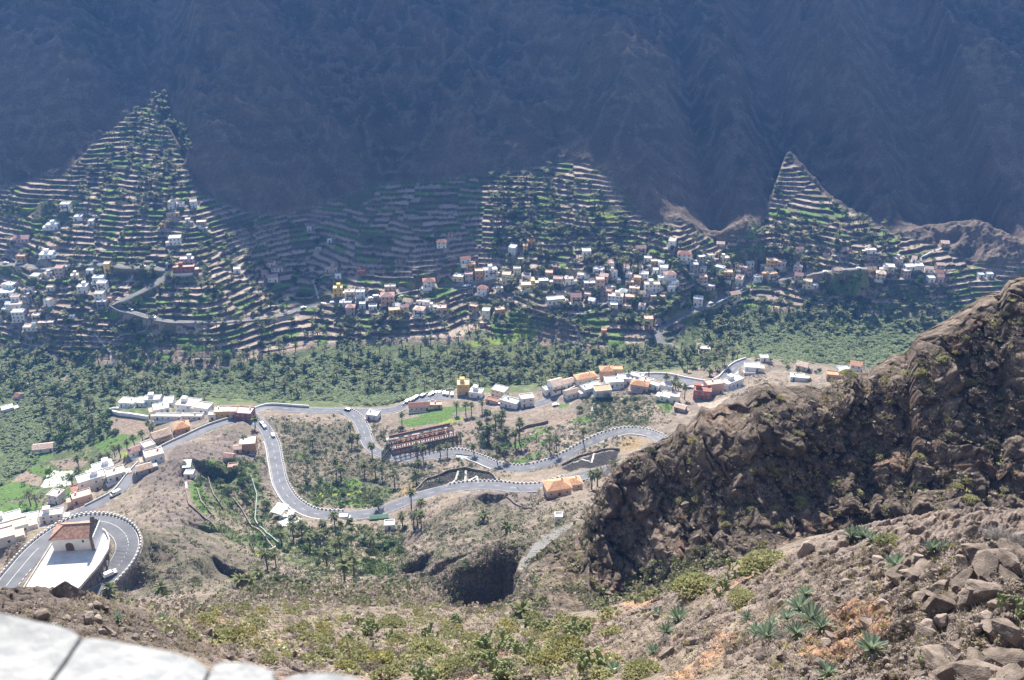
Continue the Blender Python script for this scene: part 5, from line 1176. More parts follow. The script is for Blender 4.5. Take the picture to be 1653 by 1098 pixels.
# footpaths
def path(txt, w, label=None, m=None):
    P = np.array([[float(v) for v in q.split(',')] for q in txt.split()]); W3 = dens(hit(P[:, 0], P[:, 1], 200), 1.2); W3[:, 2] = Hat(W3[:, 0], W3[:, 1])
    e_ = W3.copy()
    for _ in range(4): e_[1:-1, 2] = (e_[:-2, 2]+2*e_[1:-1, 2]+e_[2:, 2])/4
    e_[:, 2] = np.maximum(e_[:, 2], W3[:, 2]-.1); e_[:, 2] += .18
    ribbon('footpath', e_, w, 0, m or M_PATH, skirt=.9)
M_PATH = mat('pale_path', (.36, .34, .31), .9, .12, 1)
for t, w in (("180,592 179,568 165,552 152,538", 1.6), ("246,514 240,524 215,538 190,545 178,552", 1.3), ("42,540 50,548 60,555 48,562 38,572", 1.6), ("200,470 214,440 205,460", 1.3),
             ("934,588 944,570 938,545 930,528 912,515 940,505 968,495 985,490", 1.5), ("914,498 925,486 935,478 950,472 960,468", 1.5), ("800,524 815,502 828,480 838,465 845,450", 1.6),
             ("1487,432 1486,415 1500,408 1520,400", 1.5), ("1150,500 1175,485 1190,470", 1.3), ("1486,430 1478,426", 1.2), 
             ("500,438 545,442 505,452 515,482", 1.6), ("40,612 60,632 75,640 90,645", 2.2), ("120,700 150,680 160,668", 2.0), ("740,760 735,775 722,786", 1.0), ("752,760 750,778 770,770 772,780", 1.0), ("960,730 955,748 940,742 925,748", 1.0), ("1360,425 1348,400 1340,425", 1.2),
             ("1085,405 1095,415 1105,430 1120,450", 1.0), ("1010,400 1040,430 1070,455", 1.2), ("640,470 690,520 700,545", 1.1), ("268,434 275,418 272,402", 1.4), ("955,668 962,640 960,622", 1.6), ("300,778 302,790", 1.2), ("430,505 470,480 520,470", .9), ("0,680 20,655 50,640", 2.2), ("5,760 30,742", 2.0)):
    path(t, w)
path('340,300 352,330 385,350 420,362 455,390 480,420 492,440 505,465', 1.2, m=mat('canal_stone', (.16, .145, .13), .9))
# ribbon markings on the asphalt
def mark(c, off, a, b_, w=.14, dash=None):
    e = offset(c, off); n = len(e); e = e[int(a*n):int(b_*n)]
    if dash is None: ribbon('road_marking', e, w, .012, M_LINE)
    else:
        b = MB(); E = dens(e, .5); L = offset(E, w/2); R_ = offset(E, -w/2); per = dash[0]+dash[1]
        for i in range(len(E)-1):
            if (i*.5) % per < dash[0]: b.add([(R_[i, 0], R_[i, 1], E[i, 2]+.012), (R_[i+1, 0], R_[i+1, 1], E[i+1, 2]+.012), (L[i+1, 0], L[i+1, 1], E[i+1, 2]+.012), (L[i, 0], L[i, 1], E[i, 2]+.012)], [(0, 1, 2, 3)])
        b.build('road_marking', M_LINE)['kind'] = 'structure'
mark(R1, 0, .02, .16, .16, (3, 3)); mark(R1, 0, .17, .33, .16); mark(R1, 0.3, .45, .98, .16); mark(R1, 3.4, .02, .98, .16); mark(R1, -3.4, .52, .98, .16); mark(R1, -3.4, .02, .25, .2, (1, 1))
for c in (R2, R3, R4): mark(c, 0, .04, .97, .15, (3, 5)); mark(c, 3.1 if c is not R4 else 2.7, .02, .98, .13); mark(c, -3.1 if c is not R4 else -2.7, .02, .98, .13)
for P, z in ((LOT, -311.0), (LOT2, -300.0), (LOT3, -279.2)):
    b = MB(); prism(b, P, z-.05, z-.6); b.build('parking_bay', M_ASP)['kind'] = 'structure'
# green tank with a white rim and the roadside canopies
for px, py, L_, rz_, lab in ((612, 839, 9, 8, 'long green water tank wall beside the pump house'),):
    p = hit([px], [py], 200)[0]; e = empty('water_tank', p, math.radians(rz_)); tag(e, lab, 'tank')
    MB().box(-L_/2, L_/2, -.4, 2.6, -1, 1.0).build('basin', mat('green_tank', (.09, .17, .10)), e); MB().box(-L_/2+.3, L_/2-.3, 0, 2.2, 1.003, 1.06).build('water_surface', mat('dark_water', (.05, .10, .06), .7, spec=.1), e)
for px, py, w_, d_, rz_, c_, lab in ((446, 836, 6, 7, -20, (.50, .62, .52), 'pale green canopy roof beside the white forecourt'), (302, 762, 4, 6, 10, (.55, .70, .55), 'mint green canopy at the top of the garden terraces'), (470, 838, 3, 3, 0, (.7, .7, .68), 'small white kiosk canopy on the white forecourt')):
    p = hit([px], [py], 200)[0]; e = empty('canopy', p, math.radians(rz_)); tag(e, lab, 'canopy')
    MB().add([(-w_/2, 0, 2.6), (w_/2, 0, 2.6), (w_/2, d_, 3.2), (-w_/2, d_, 3.2), (-w_/2, 0, 2.7), (w_/2, 0, 2.7), (w_/2, d_, 3.3), (-w_/2, d_, 3.3)], [(0, 3, 2, 1), (4, 5, 6, 7), (0, 1, 5, 4), (1, 2, 6, 5), (2, 3, 7, 6), (3, 0, 4, 7)]).build('roof', mat('canopy_%d' % px, c_, .7), e)
    for x in (-w_/2+.2, w_/2-.2):
        for y in (.2, d_-.2): MB().tube([(x, y, -.5), (x, y, 2.62)], .07, 6).build('post', M_TRIM, e)
# pergola terrace
z = -302.3; a0 = Vector(at_z(636, 735, z)); a1 = Vector(at_z(742, 712, z)); axp = a1-a0; LP = axp.length; rp = math.atan2(axp.y, axp.x)
pg = empty('pergola', a0, rp); tag(pg, 'red brown pergola terrace with white walks and rows of pillars beside the road', 'pergola')
DP = 17.0
MB().box(0, LP, 2.2, DP, -2.5, .5).build('terrace_floor', mat('worn_paving', (.42, .38, .33), .9), pg)
for nm, y, x0, x1, hh in (('front_wall', 3.4, 0, LP, .7), ('back_wall', DP, 2, LP, 1.0), ('middle_wall', 9.2, 5, LP-5, .8)):
    b = MB(); b.box(x0, x1, y-.25, y+.25, .5, .5+hh); b.box(x0, x1, y-.35, y+.35, .503+hh, .65+hh); b.build(nm, M_RUST, pg)
for y0, y1 in ((0, 3.2), (7, 9)):
    for x in np.linspace(1, LP-1, 14):
        for y in (y0, y1): MB().box(x-.2, x+.2, y-.2, y+.2, -2.4 if y == 0 else .5, 3.6).build('pillar', M_RUST, pg)
    b = MB(); b.box(.5, LP-.5, y0-.2, y0+.2, 3.603, 3.95); b.box(.5, LP-.5, y1-.2, y1+.2, 3.603, 3.95)
    for x in np.linspace(1, LP-1, 28): b.box(x-.05, x+.05, y0-.5, y1+.5, 3.953, 4.1)
    b.build('beams', M_RUST, pg)
# water basin beside the road
p = hit([752], [741], 200)[0]; e = empty('basin', p, math.radians(-12)); tag(e, 'small stone pool with pale bluish bottom beside the road', 'pool')
b = MB(); b.box(-6, 7, -2, -1.6, -1, .5); b.box(-6, 7, 3, 3.4, -1, .5); b.box(-6.4, -6, -2, 3.4, -1, .5); b.box(7, 7.4, -2, 3.4, -1, .5); b.build('rim', M_ROCKW, e)
MB().box(-6, 7, -1.6, 3, -1, .1).build('pool_water', mat('pool_blue', (.28, .40, .42), .6, .35, 1.2, spec=.2), e)
# capstones of the lookout wall at the photographer's feet
wl = empty('lookout_wall', (-1.0, 1.0, -1.2)); tag(wl, 'pale stone parapet of the lookout with broad rounded cap stones', 'wall')
M_CAP = mat('cap_stone', (.31, .308, .30), .95, .12, 7, .25)
ZW = -.72
def cap(txt, name='cap_stone', zt=ZW):
    P = [at_z(*[float(v) for v in q.split(',')], zt) for q in txt.split()]; n = len(P); c = Vector((sum(p[0] for p in P)/n, sum(p[1] for p in P)/n, 0))
    me = bpy.data.meshes.new(name); bm_v = []; rings = []
    for ins, dz in ((0.0, -.30), (0.0, -.03), (.002, -.010), (.008, 0.0)):
        rings.append([(p[0]+(c.x-p[0])*ins*2, p[1]+(c.y-p[1])*ins*2, zt+dz) for p in P])
    v = [q for r_ in rings for q in r_]; f = []
    ar = sum(P[i][0]*P[(i+1) % n][1]-P[(i+1) % n][0]*P[i][1] for i in range(n)); od = list(range(n)) if ar > 0 else list(range(n))[::-1]
    for k in range(3):
        for i in range(n): a, q = od[i], od[(i+1) % n]; f.append((k*n+a, k*n+q, (k+1)*n+q, (k+1)*n+a))
    f.append(tuple(3*n+i for i in od)); me.from_pydata([(x+1.0, y-1.0, z+1.2) for x, y, z in v], [], f); me.materials.append(M_CAP)
    return link(name, me, wl)
cap("-260,975 -120,982 -40,984 0,989 30,995 62,1003 95,1009 118,1018 130,1028 117,1048 101,1072 75,1107 44,1150 0,1220 -260,1220")
cap("134,1030 160,1031 190,1036 220,1041 250,1047 285,1054 315,1064 338,1080 333,1092 325,1106 303,1150 260,1230 20,1230 50,1148 79,1108 105,1073 121,1048")
cap("342,1082 345,1074 362,1068 395,1070 420,1075 443,1084 440,1092 448,1100 440,1150 420,1230 285,1230 308,1150 329,1106 337,1092")
cap("455,1098 470,1090 500,1086 535,1086 570,1092 600,1102 640,1125 700,1180 720,1230 440,1230 452,1150 458,1110")
b = MB(); P = [at_z(*q, ZW) for q in ((-250, 985), (0, 998), (130, 1033), (330, 1082), (440, 1095), (560, 1096), (650, 1140), (700, 1225), (-250, 1225))]
prism(b, P, ZW-.15, -3.0); b.v = [(x+1.0, y-1.0, z+1.2) for x, y, z in b.v]; b.build('wall_body', mat('grey_wall', (.42, .40, .37)), wl)
b = MB(); b.box(-9, 9, -6, .35, -3.2, -1.65); b.build('lookout_floor', M_PAVE)['kind'] = 'structure'
# ---------------------------------------------------------------- cars
M_TYRE = mat('tyre', (.03, .03, .03), .9); M_RIM = mat('rim', (.4, .4, .42), .35, metal=.8); M_LAMP = mat('lamp_glass', (.6, .6, .6), .2, spec=.6); M_TAIL = mat('tail_lamp', (.35, .03, .03), .3)
def car(px, py, head, colr, label, kind='car', dz=0.03, ymin=200):
    p = hit([px], [py], ymin)[0]
    p[2] = max(p[2], -1e9)
    for c, w in ROADS:                                # stand on the asphalt when the spot is on a road
        d = np.hypot(c[:, 0]-p[0], c[:, 1]-p[1]); k = int(np.argmin(d))
        if d[k] < w/2+.5: p[2] = c[k, 2]; break
    e = empty('van' if kind == 'van' else 'car', (p[0], p[1], p[2]+dz), math.radians(head)); tag(e, label, kind, 'vehicles on the roads and parking places')
    L_, W_, H_ = (5.2, 1.95, 2.2) if kind == 'van' else (4.2, 1.75, 1.42)
    pr = [(-.5, .28), (-.5, .62), (-.47, .68), (-.40, .97), (.16 if kind != 'van' else .30, 1.0), (.30 if kind != 'van' else .42, .66), (.47, .60), (.5, .45), (.5, .28)]
    if kind == 'van': pr = [(-.5, .2), (-.5, .95), (-.48, 1.0), (.26, 1.0), (.38, .62), (.48, .55), (.5, .45), (.5, .2)]
    n = len(pr); v = []
    for s_ in (-1, 1):
        for x, z in pr: tin = .86 if z > .7 else 1.0; v.append((x*L_, s_*W_/2*tin, z*H_))
    cm = mat('car_'+colr, {'white': (.74, .74, .74), 'dark': (.05, .055, .07), 'grey': (.32, .33, .35), 'red': (.42, .04, .04), 'blue': (.08, .14, .3)}[colr], .3, .02, 1, spec=.6)
    MB().add(v, [tuple(range(n)), tuple(range(n, 2*n))[::-1]]+[(i, i+n, (i+1) % n+n, (i+1) % n) for i in range(n)]).build('body', cm, e)
    z0, z1 = (.66, .93)
    g = MB(); xa, xb = (-.40, .20) if kind != 'van' else (.05, .27)
    for s_ in (-1, 1):
        y = s_*W_/2; q = [(xa*L_, y*.985, z0*H_), (xb*L_+.25, y*.985, z0*H_), (xb*L_, y*.90, z1*H_), (xa*L_+.1, y*.90, z1*H_)]
        g.add(q, [(0, 1, 2, 3) if s_ < 0 else (3, 2, 1, 0)])
    g.build('side_windows', M_GLASS, e)
    if kind == 'van': w1 = [(.27*L_, 1.0), (.375*L_, .64)]
    else: w1 = [(.175*L_, .97), (.29*L_, .68)]
    (xa_, za), (xb_, zb_) = w1
    MB().add([(xa_+.04, -W_*.40, za*H_), (xa_+.04, W_*.40, za*H_), (xb_+.04, W_*.43, zb_*H_), (xb_+.04, -W_*.43, zb_*H_)], [(0, 3, 2, 1)]).build('windscreen', M_GLASS, e)
    for x in (-.31, .31):
        for s_ in (-1, 1):
            wme = _whl(); o = link('wheel', wme[0], e, (x*L_, s_*(W_/2-.06), .31)); link('rim', wme[1], o)
    for s_ in (-1, 1):
        MB().box(L_/2-.04, L_/2+.03, s_*W_*.36-.16, s_*W_*.36+.16, .52*1.42, .62*1.42).build('headlight', M_LAMP, e)
    return e
_wm = []
def _whl():
    if not _wm: _wm.extend([MB().tube([(0, -.1, 0), (0, .1, 0)], .31, 12).mesh('wheel', M_TYRE), MB().tube([(0, -.115, 0), (0, .115, 0)], .19, 10).mesh('rim', M_RIM)])
    return _wm
CARS = """
187,799,-132,white,white delivery van with a boxy back on the narrow walled road,van
178,929,40,white,white estate car climbing the chapel hairpin,car
423,685,125,grey,pale grey car parked first at the junction kerb,car
427,690,120,white,white car parked second at the junction kerb,car
441,704,110,white,white car driving just below the junction,car
461,823,125,white,white car stopped by the white forecourt of the big curve,car
557,838,2,white,white van standing at the outside of the big curve,van
561,663,150,dark,dark car with light roof at the valley road junction,car
658,649,60,white,first car from the left in the parking lot,car
664,647,60,white,second car from the left in the parking lot,car
669,645,60,white,third car from the left in the parking lot,car
673,642,60,grey,fourth car from the left in the parking lot,car
683,640,55,grey,grey car parked alone in the middle of the lot,car
695,638,70,white,white car left of the palm trunk pair in the parking lot,car
699,636,75,dark,dark car between white ones at the back of the parking lot,car
704,635,75,white,white car right beside the dark one in the parking lot,car
710,635,80,dark,dark car in the shade at the back of the parking lot,car
717,636,90,white,white car third from the right end of the parking lot,car
722,637,90,white,white car second from the right end of the parking lot,car
730,638,90,white,white car at the right end of the parking lot,car
809,654,-35,dark,dark car parked in front of the moss roofed house,car
897,655,20,white,white car on the dry field below the village road,car
1101,624,-15,white,leftmost white car of the row before the maroon building,car
1108,626,-15,white,second white car of the row before the maroon building,car
1115,627,-10,grey,grey car in the middle of the row before the maroon building,car
1122,627,0,white,fourth car of the row before the maroon building,car
1131,624,10,white,white car touching the salmon building's corner,car
1137,625,10,white,rightmost white car of the row beside the salmon building,car
246,514,-10,white,white van crossing the far road below the hairpin,van
211,501,-25,dark,dark car on the far road just after the hairpin,car
231,431,0,white,white car on the upper far road left of the bend,car
247,430,0,white,white car on the upper far road at the bend,car
272,427,10,white,white car parked in the shade above the bend,car
155,423,0,white,white car in the shade of the upper far road,car
137,424,0,dark,dark car in the shade of the upper far road,car
10,426,0,white,white car at the left end of the upper far road,car
490,498,25,white,white car on the far road beside the low white house,car
522,492,5,white,white car at the kerb below the yellow house,car
537,490,5,white,white car between the yellow house and the flat roof,car
555,487,5,white,white van in front of the cream house,van
599,483,10,white,white car left of the maroon roofed house,car
608,481,10,white,white van left of the maroon roofed house,van
751,462,5,white,white car parked under the ochre row,car
756,462,5,white,second white car parked under the ochre row,car
916,449,0,white,white car on the far road behind the mauve cubic house,car
939,448,30,white,white car at the end of the far road beside the carport,car
1190,467,50,white,white car in the shade under the windowless wall,car
1182,470,40,red,red car on the village ramp,car
1175,475,40,white,white car in the middle of the village ramp,car
1147,491,35,white,white car low on the village ramp,car
1060,527,60,dark,dark red car beside the salmon three storey house,car
1072,523,50,dark,dark car at the top of the forked road,car
1332,440,10,white,white car on the right terraces' road,car
1386,435,5,white,white car at the right end of the terrace road,car
"""
for ln in CARS.strip().splitlines():
    a, b_, hd, c_, lab, k = ln.split(','); car(float(a), float(b_), float(hd), c_, lab, k)
# lamp posts and a cable mast
for px, py, h_, lab in ((436, 690, 7, 'slim grey lamp post beside the junction'), (97, 705, 0, ''), (690, 652, 6, 'lamp post at the edge of the parking lot')):
    if not h_: continue
    p = hit([px], [py], 200)[0]; e = empty('street_lamp', p); tag(e, lab, 'street lamp')
    MB().tube([(0, 0, -.4), (0, 0, h_)], [.09, .05], 6).build('pole', mat('galvanised', (.42, .43, .44), .5, metal=.5), e); MB().tube([(0, 0, h_), (1.1, 0, h_+.2)], .04, 5).build('arm', mat('galvanised', (.42, .43, .44)), e); MB().box(.9, 1.5, -.12, .12, h_+.1, h_+.22).build('lamp_head', M_LAMP, e)
# ---------------------------------------------------------------- plants
M_PALM = leafmat('palm_frond', (.17, .18, .075), (.11, .125, .05)); M_DEAD = leafmat('dead_frond', (.22, .15, .08), (.13, .09, .05)); M_TRUNK = mat('palm_trunk', (.14, .105, .08), .95, .3, 3, .6)
M_TREE = leafmat('dark_leaves', (.095, .125, .05), (.06, .085, .034)); M_TREE2 = leafmat('mid_leaves', (.10, .15, .04), (.055, .09, .025)); M_BARK = mat('bark', (.15, .12, .10), .95, .3, 3)
M_YG = leafmat('spurge_green', (.37, .36, .19), (.27, .27, .13)); M_DRY = leafmat('dry_twigs', (.30, .25, .20), (.22, .18, .145)); M_OLV = leafmat('olive_leaves', (.17, .18, .09), (.12, .13, .065)); M_GOLD = leafmat('yellow_scrub', (.37, .34, .15), (.28, .26, .10))
M_BANA = leafmat('banana_leaves', (.16, .20, .085), (.105, .14, .055)); M_AGAVE = leafmat('agave_leaves', (.20, .25, .17), (.13, .17, .11), .2, .45); M_WHTW = leafmat('bleached_twigs', (.42, .39, .36), (.3, .27, .25)); M_CACT = leafmat('cactus_pads', (.30, .33, .17), (.22, .26, .12), .25)
def frond(b, org, az, L, el0, el1, w, n=4, mi=0, fold=.35):
    d = np.array([math.cos(az), math.sin(az)]); side = np.array([-d[1], d[0]]); x = 0; z = 0; pts = [(0, 0)]
    for i in range(n): el = el0+(el1-el0)*(i+.5)/n; x += L/n*math.cos(el); z += L/n*math.sin(el); pts.append((x, z))
    wd = [w*q for q in ([.35, .9, 1.0, .75, .12] if n == 4 else np.interp(np.linspace(0, 1, n+1), [0, .25, .5, .8, 1], [.35, .9, 1, .75, .1]))]
    v = []
    for (q, zz), ww in zip(pts, wd):
        c = np.array([org[0]+d[0]*q, org[1]+d[1]*q]); v += [(c[0]+side[0]*ww, c[1]+side[1]*ww, org[2]+zz-ww*fold), (c[0], c[1], org[2]+zz), (c[0]-side[0]*ww, c[1]-side[1]*ww, org[2]+zz-ww*fold)]
    f = []
    for i in range(n): a = i*3; f += [(a, a+3, a+4, a+1), (a+1, a+4, a+5, a+2)]
    b.add(v, f, mi)
def palm_meshes(seed, h, rich=False):
    r = random.Random(seed); tr = MB(); bend = r.uniform(-.5, .5); tr.tube([(0, 0, -.8), (bend*.2, 0, h*.3), (bend*.7, bend*.2, h*.7), (bend, bend*.3, h)], [.34, .27, .24, .30], 7)
    cr = MB(); org = (bend, bend*.3, h+.1); k = 44 if rich else 30
    for i in range(k):
        el = r.uniform(-.5, 1.25); L = r.uniform(2.5, 3.3)*(1.0 if el < .9 else .8); frond(cr, org, i*2.39996+r.uniform(-.2, .2), L, el+.25, el-1.0, .42 if not rich else .3, 4)
    for i in range(7): frond(cr, (org[0], org[1], h-.1), r.uniform(0, 6.28), 1.7, -.6, -1.5, .35, 3 if 0 else 4, 1)
    return tr.mesh('trunk', M_TRUNK), cr.mesh('crown', [M_PALM, M_DEAD])
PALMS = [palm_meshes(s, h, False) for s, h in ((1, 5.0), (2, 6.5), (3, 8.0), (4, 9.5), (5, 3.0))]; PRICH = [palm_meshes(s, h, True) for s, h in ((11, 1.2), (12, 6.5), (13, 8.5))]
def put_palm(p, h, label, group, s=None, rich=False):
    L = PRICH if rich else PALMS; hs = [1.2, 6.5, 8.5] if rich else [5.0, 6.5, 8.0, 9.5, 3.0]
    k = min(range(len(L)), key=lambda i: abs(hs[i]-h)); s = s or rnd.uniform(.9, 1.1)
    e = empty('palm_tree', p, rnd.uniform(0, 6.28), s); tag(e, label, 'palm', group); link('trunk', L[k][0], e); link('crown', L[k][1], e); return e
def clump(b, c, r, n, ls, rr, mi=0, flat=.8, up=.3):   # many small leaf faces in a lumpy ball
    for _ in range(n):
        d = Vector((rr.gauss(0, 1), rr.gauss(0, 1), rr.gauss(0, 1)*flat)).normalized(); q = Vector(c)+Vector((d.x*r, d.y*r, d.z*r*flat))*rr.uniform(.62, 1.0)
        nrm = (d+Vector((rr.uniform(-.6, .6), rr.uniform(-.6, .6), rr.uniform(-.3, .8)))).normalized(); a = nrm.orthogonal().normalized(); t = nrm.cross(a); an = rr.uniform(0, 6.28); a, t = a*math.cos(an)+t*math.sin(an), t*math.cos(an)-a*math.sin(an)
        s = ls*rr.uniform(.6, 1.3); b.add([q-a*s, q-t*s*.55, q+a*s, q+t*s*.55], [(0, 1, 2, 3)], mi)
def tree_meshes(seed, h, r, m, n=42, lv=16):
    rr = random.Random(seed); tr = MB(); th = h*.42; tr.tube([(0, 0, -.6), (rr.uniform(-.2, .2), 0, th*.5), (rr.uniform(-.3, .3), .1, th)], [.28, .2, .15], 7)
    for i in range(4):
        a = i*1.6+rr.uniform(0, 1); tr.tube([(0, 0, th*.7), (math.cos(a)*r*.35, math.sin(a)*r*.35, h*.55), (math.cos(a)*r*.65, math.sin(a)*r*.65, h*.72)], [.12, .08, .04], 5)
    cr = MB()
    for i in range(n):
        a = rr.uniform(0, 6.28); q = math.sqrt(rr.random())*r*.85; z = h*.42+(h*.52)*rr.random()*(1-(q/r)**2*.7); clump(cr, (math.cos(a)*q, math.sin(a)*q, z), r*rr.uniform(.2, .36), lv, .34, rr)
    return tr.mesh('trunk', M_BARK), cr.mesh('crown', m)
TREES = [tree_meshes(21, 5.5, 3.0, M_TREE), tree_meshes(22, 4.5, 3.4, M_TREE), tree_meshes(23, 5.0, 2.6, M_TREE2), tree_meshes(24, 3.4, 2.4, M_TREE2, 30)]
def cypress(seed):
    rr = random.Random(seed); b = MB(); 
    for i in range(26): z = .6+5.2*i/26; clump(b, (0, 0, z), .62*(1-.8*(i/26)**2)+.12, 14, .2, rr)
    return MB().tube([(0, 0, -.4), (0, 0, 1.4)], [.12, .1], 6).mesh('trunk', M_BARK), b.mesh('crown', M_TREE)
CYP = cypress(5)
def bush_mesh(seed, r, m, n=110, ls=.2, kind='tuft'):
    rr = random.Random(seed); b = MB()
    if kind == 'tuft':                                # dome of upward sprays
        for i in range(n):
            a = rr.uniform(0, 6.28); q = math.sqrt(rr.random()); x, y = math.cos(a)*q*r, math.sin(a)*q*r; z = math.sqrt(max(0, 1-q*q))*r*.62*rr.uniform(.8, 1.1)+.05
            for j in range(4):
                d = Vector((math.cos(a)*q+rr.uniform(-.6, .6), math.sin(a)*q+rr.uniform(-.6, .6), rr.uniform(.5, 1.2))).normalized(); t = d.cross(Vector((rr.uniform(-1, 1), rr.uniform(-1, 1), .2))).normalized(); s = ls*rr.uniform(.7, 1.4); p = Vector((x, y, z*rr.uniform(.75, 1)))
                b.add([p-t*s*.16-d*s*.3, p+t*s*.16-d*s*.3, p+t*s*.26+d*s*.7, p-t*s*.26+d*s*.7], [(0, 1, 2, 3)])
        for i in range(10): a = i*.63; b.tube([(0, 0, -.2), (math.cos(a)*r*.5, math.sin(a)*r*.5, r*.4)], [.05*r, .02*r], 4, 0, False)
    elif kind == 'twig':
        for i in range(n):
            a = rr.uniform(0, 6.28); e = rr.uniform(.15, 1.4); L = r*rr.uniform(.6, 1.05); d = Vector((math.cos(a)*math.cos(e), math.sin(a)*math.cos(e), math.sin(e)*.75)); m1 = d*L*.55+Vector((rr.uniform(-.1, .1), rr.uniform(-.1, .1), 0))*r
            b.tube([(0, 0, 0), m1, d*L], [.018*r+.004, .013*r+.003, .004], 3, 0, False)
            for j in range(3): q = m1.lerp(d*L, rr.random()); b.tube([q, q+Vector((rr.uniform(-1, 1), rr.uniform(-1, 1), rr.uniform(0, 1)))*.22*r], [.009*r+.002, .003], 3, 0, False)
    else:
        for i in range(max(4, n//16)): a = rr.uniform(0, 6.28); q = rr.random()*r*.6; clump(b, (math.cos(a)*q, math.sin(a)*q, r*.35*rr.uniform(.6, 1.3)), r*.45, 16, ls, rr)
    return b.mesh('bush', m)
def agave_mesh(seed, n=26, r=.95, m=None, w=.085):
    rr = random.Random(seed); b = MB()
    for i in range(n):
        a = i*2.39996; el = 1.35-1.15*(i/n)+rr.uniform(-.1, .1); frond(b, (0, 0, .05), a, r*rr.uniform(.85, 1.1), el, el-.25, w, 4, 0, -.5)
    return b.mesh('leaves', m or M_AGAVE)
def cactus_mesh(seed):
    rr = random.Random(seed); b = MB()
    def padm(c, up, s, az, dep):
        t = Vector((math.cos(az), math.sin(az), 0)); n = t.cross(up).normalized(); P = []
        for k in range(8): a = k*math.pi/4; P.append(Vector(c)+up*(s*(1-math.cos(a)))+t*(s*.62*math.sin(a)))
        v = [p+n*.03 for p in P]+[p-n*.03 for p in P]; b.add(v, [tuple(range(8)), tuple(range(8, 16))[::-1]]+[(i, i+8, (i+1) % 8+8, (i+1) % 8) for i in range(8)])
        if dep: 
            for _ in range(2): padm(Vector(c)+up*s*1.7+t*rr.uniform(-.5, .5)*s, (up+t*rr.uniform(-.7, .7)+n*rr.uniform(-.4, .4)).normalized(), s*.85, az+rr.uniform(-.8, .8), dep-1)
    for _ in range(9): padm((rr.uniform(-.5, .5), rr.uniform(-.5, .5), 0), Vector((rr.uniform(-.5, .5), rr.uniform(-.5, .5), 1)).normalized(), .17, rr.uniform(0, 3.14), 2)
    return b.mesh('pads', M_CACT)
def px_points(poly, n, ymin=0, ymax=2000, seed=1):
    P = np.array([[float(v) for v in q.split(',')] for q in poly.split()]); r = np.random.RandomState(seed); o = np.zeros((0, 2))
    while len(o) < n:
        c = np.stack([r.uniform(P[:, 0].min(), P[:, 0].max(), n*3), r.uniform(P[:, 1].min(), P[:, 1].max(), n*3)], -1); jx = 26*perlin(c[:, 0]/70, c[:, 1]/70, 3.3+seed)+9*perlin(c[:, 0]/20, c[:, 1]/20, 1.7); jy = 18*perlin(c[:, 0]/70, c[:, 1]/70, 8.1+seed)+6*perlin(c[:, 0]/20, c[:, 1]/20, 6.7)
        if seed >= 200: c = c[perlin(c[:, 0]/38, c[:, 1]/26, 5.5)+r.uniform(-.35, .35, len(c)) > -.22] if 0 else c
        o = np.concatenate([o, c[inpoly(c[:, 0]+jx[:len(c)], c[:, 1]+jy[:len(c)], P)]])
    h = hit(o[:n*2, 0], o[:n*2, 1], ymin)[:n]; return h[(h[:, 1] < ymax)]
HB = np.array([[H['p'][0]-math.sin(H['rot'])*H['d']/2, H['p'][1]+math.cos(H['rot'])*H['d']/2, max(H['w'], H['d'])*.5] for H in HOUSES])
def clear(p, m=1.5):                                  # away from roads and houses
    for c, w in ROADS:
        if np.min(np.hypot(c[:, 0]-p[0], c[:, 1]-p[1])) < w/2+m: return False
    if np.any(np.hypot(HB[:, 0]-p[0], HB[:, 1]-p[1]) < HB[:, 2]+m*.6): return False
    return not inpoly(np.array([p[0]]), np.array([p[1]]), PLAZA)[0] and not inpoly(np.array([p[0]]), np.array([p[1]]), LOT)[0]
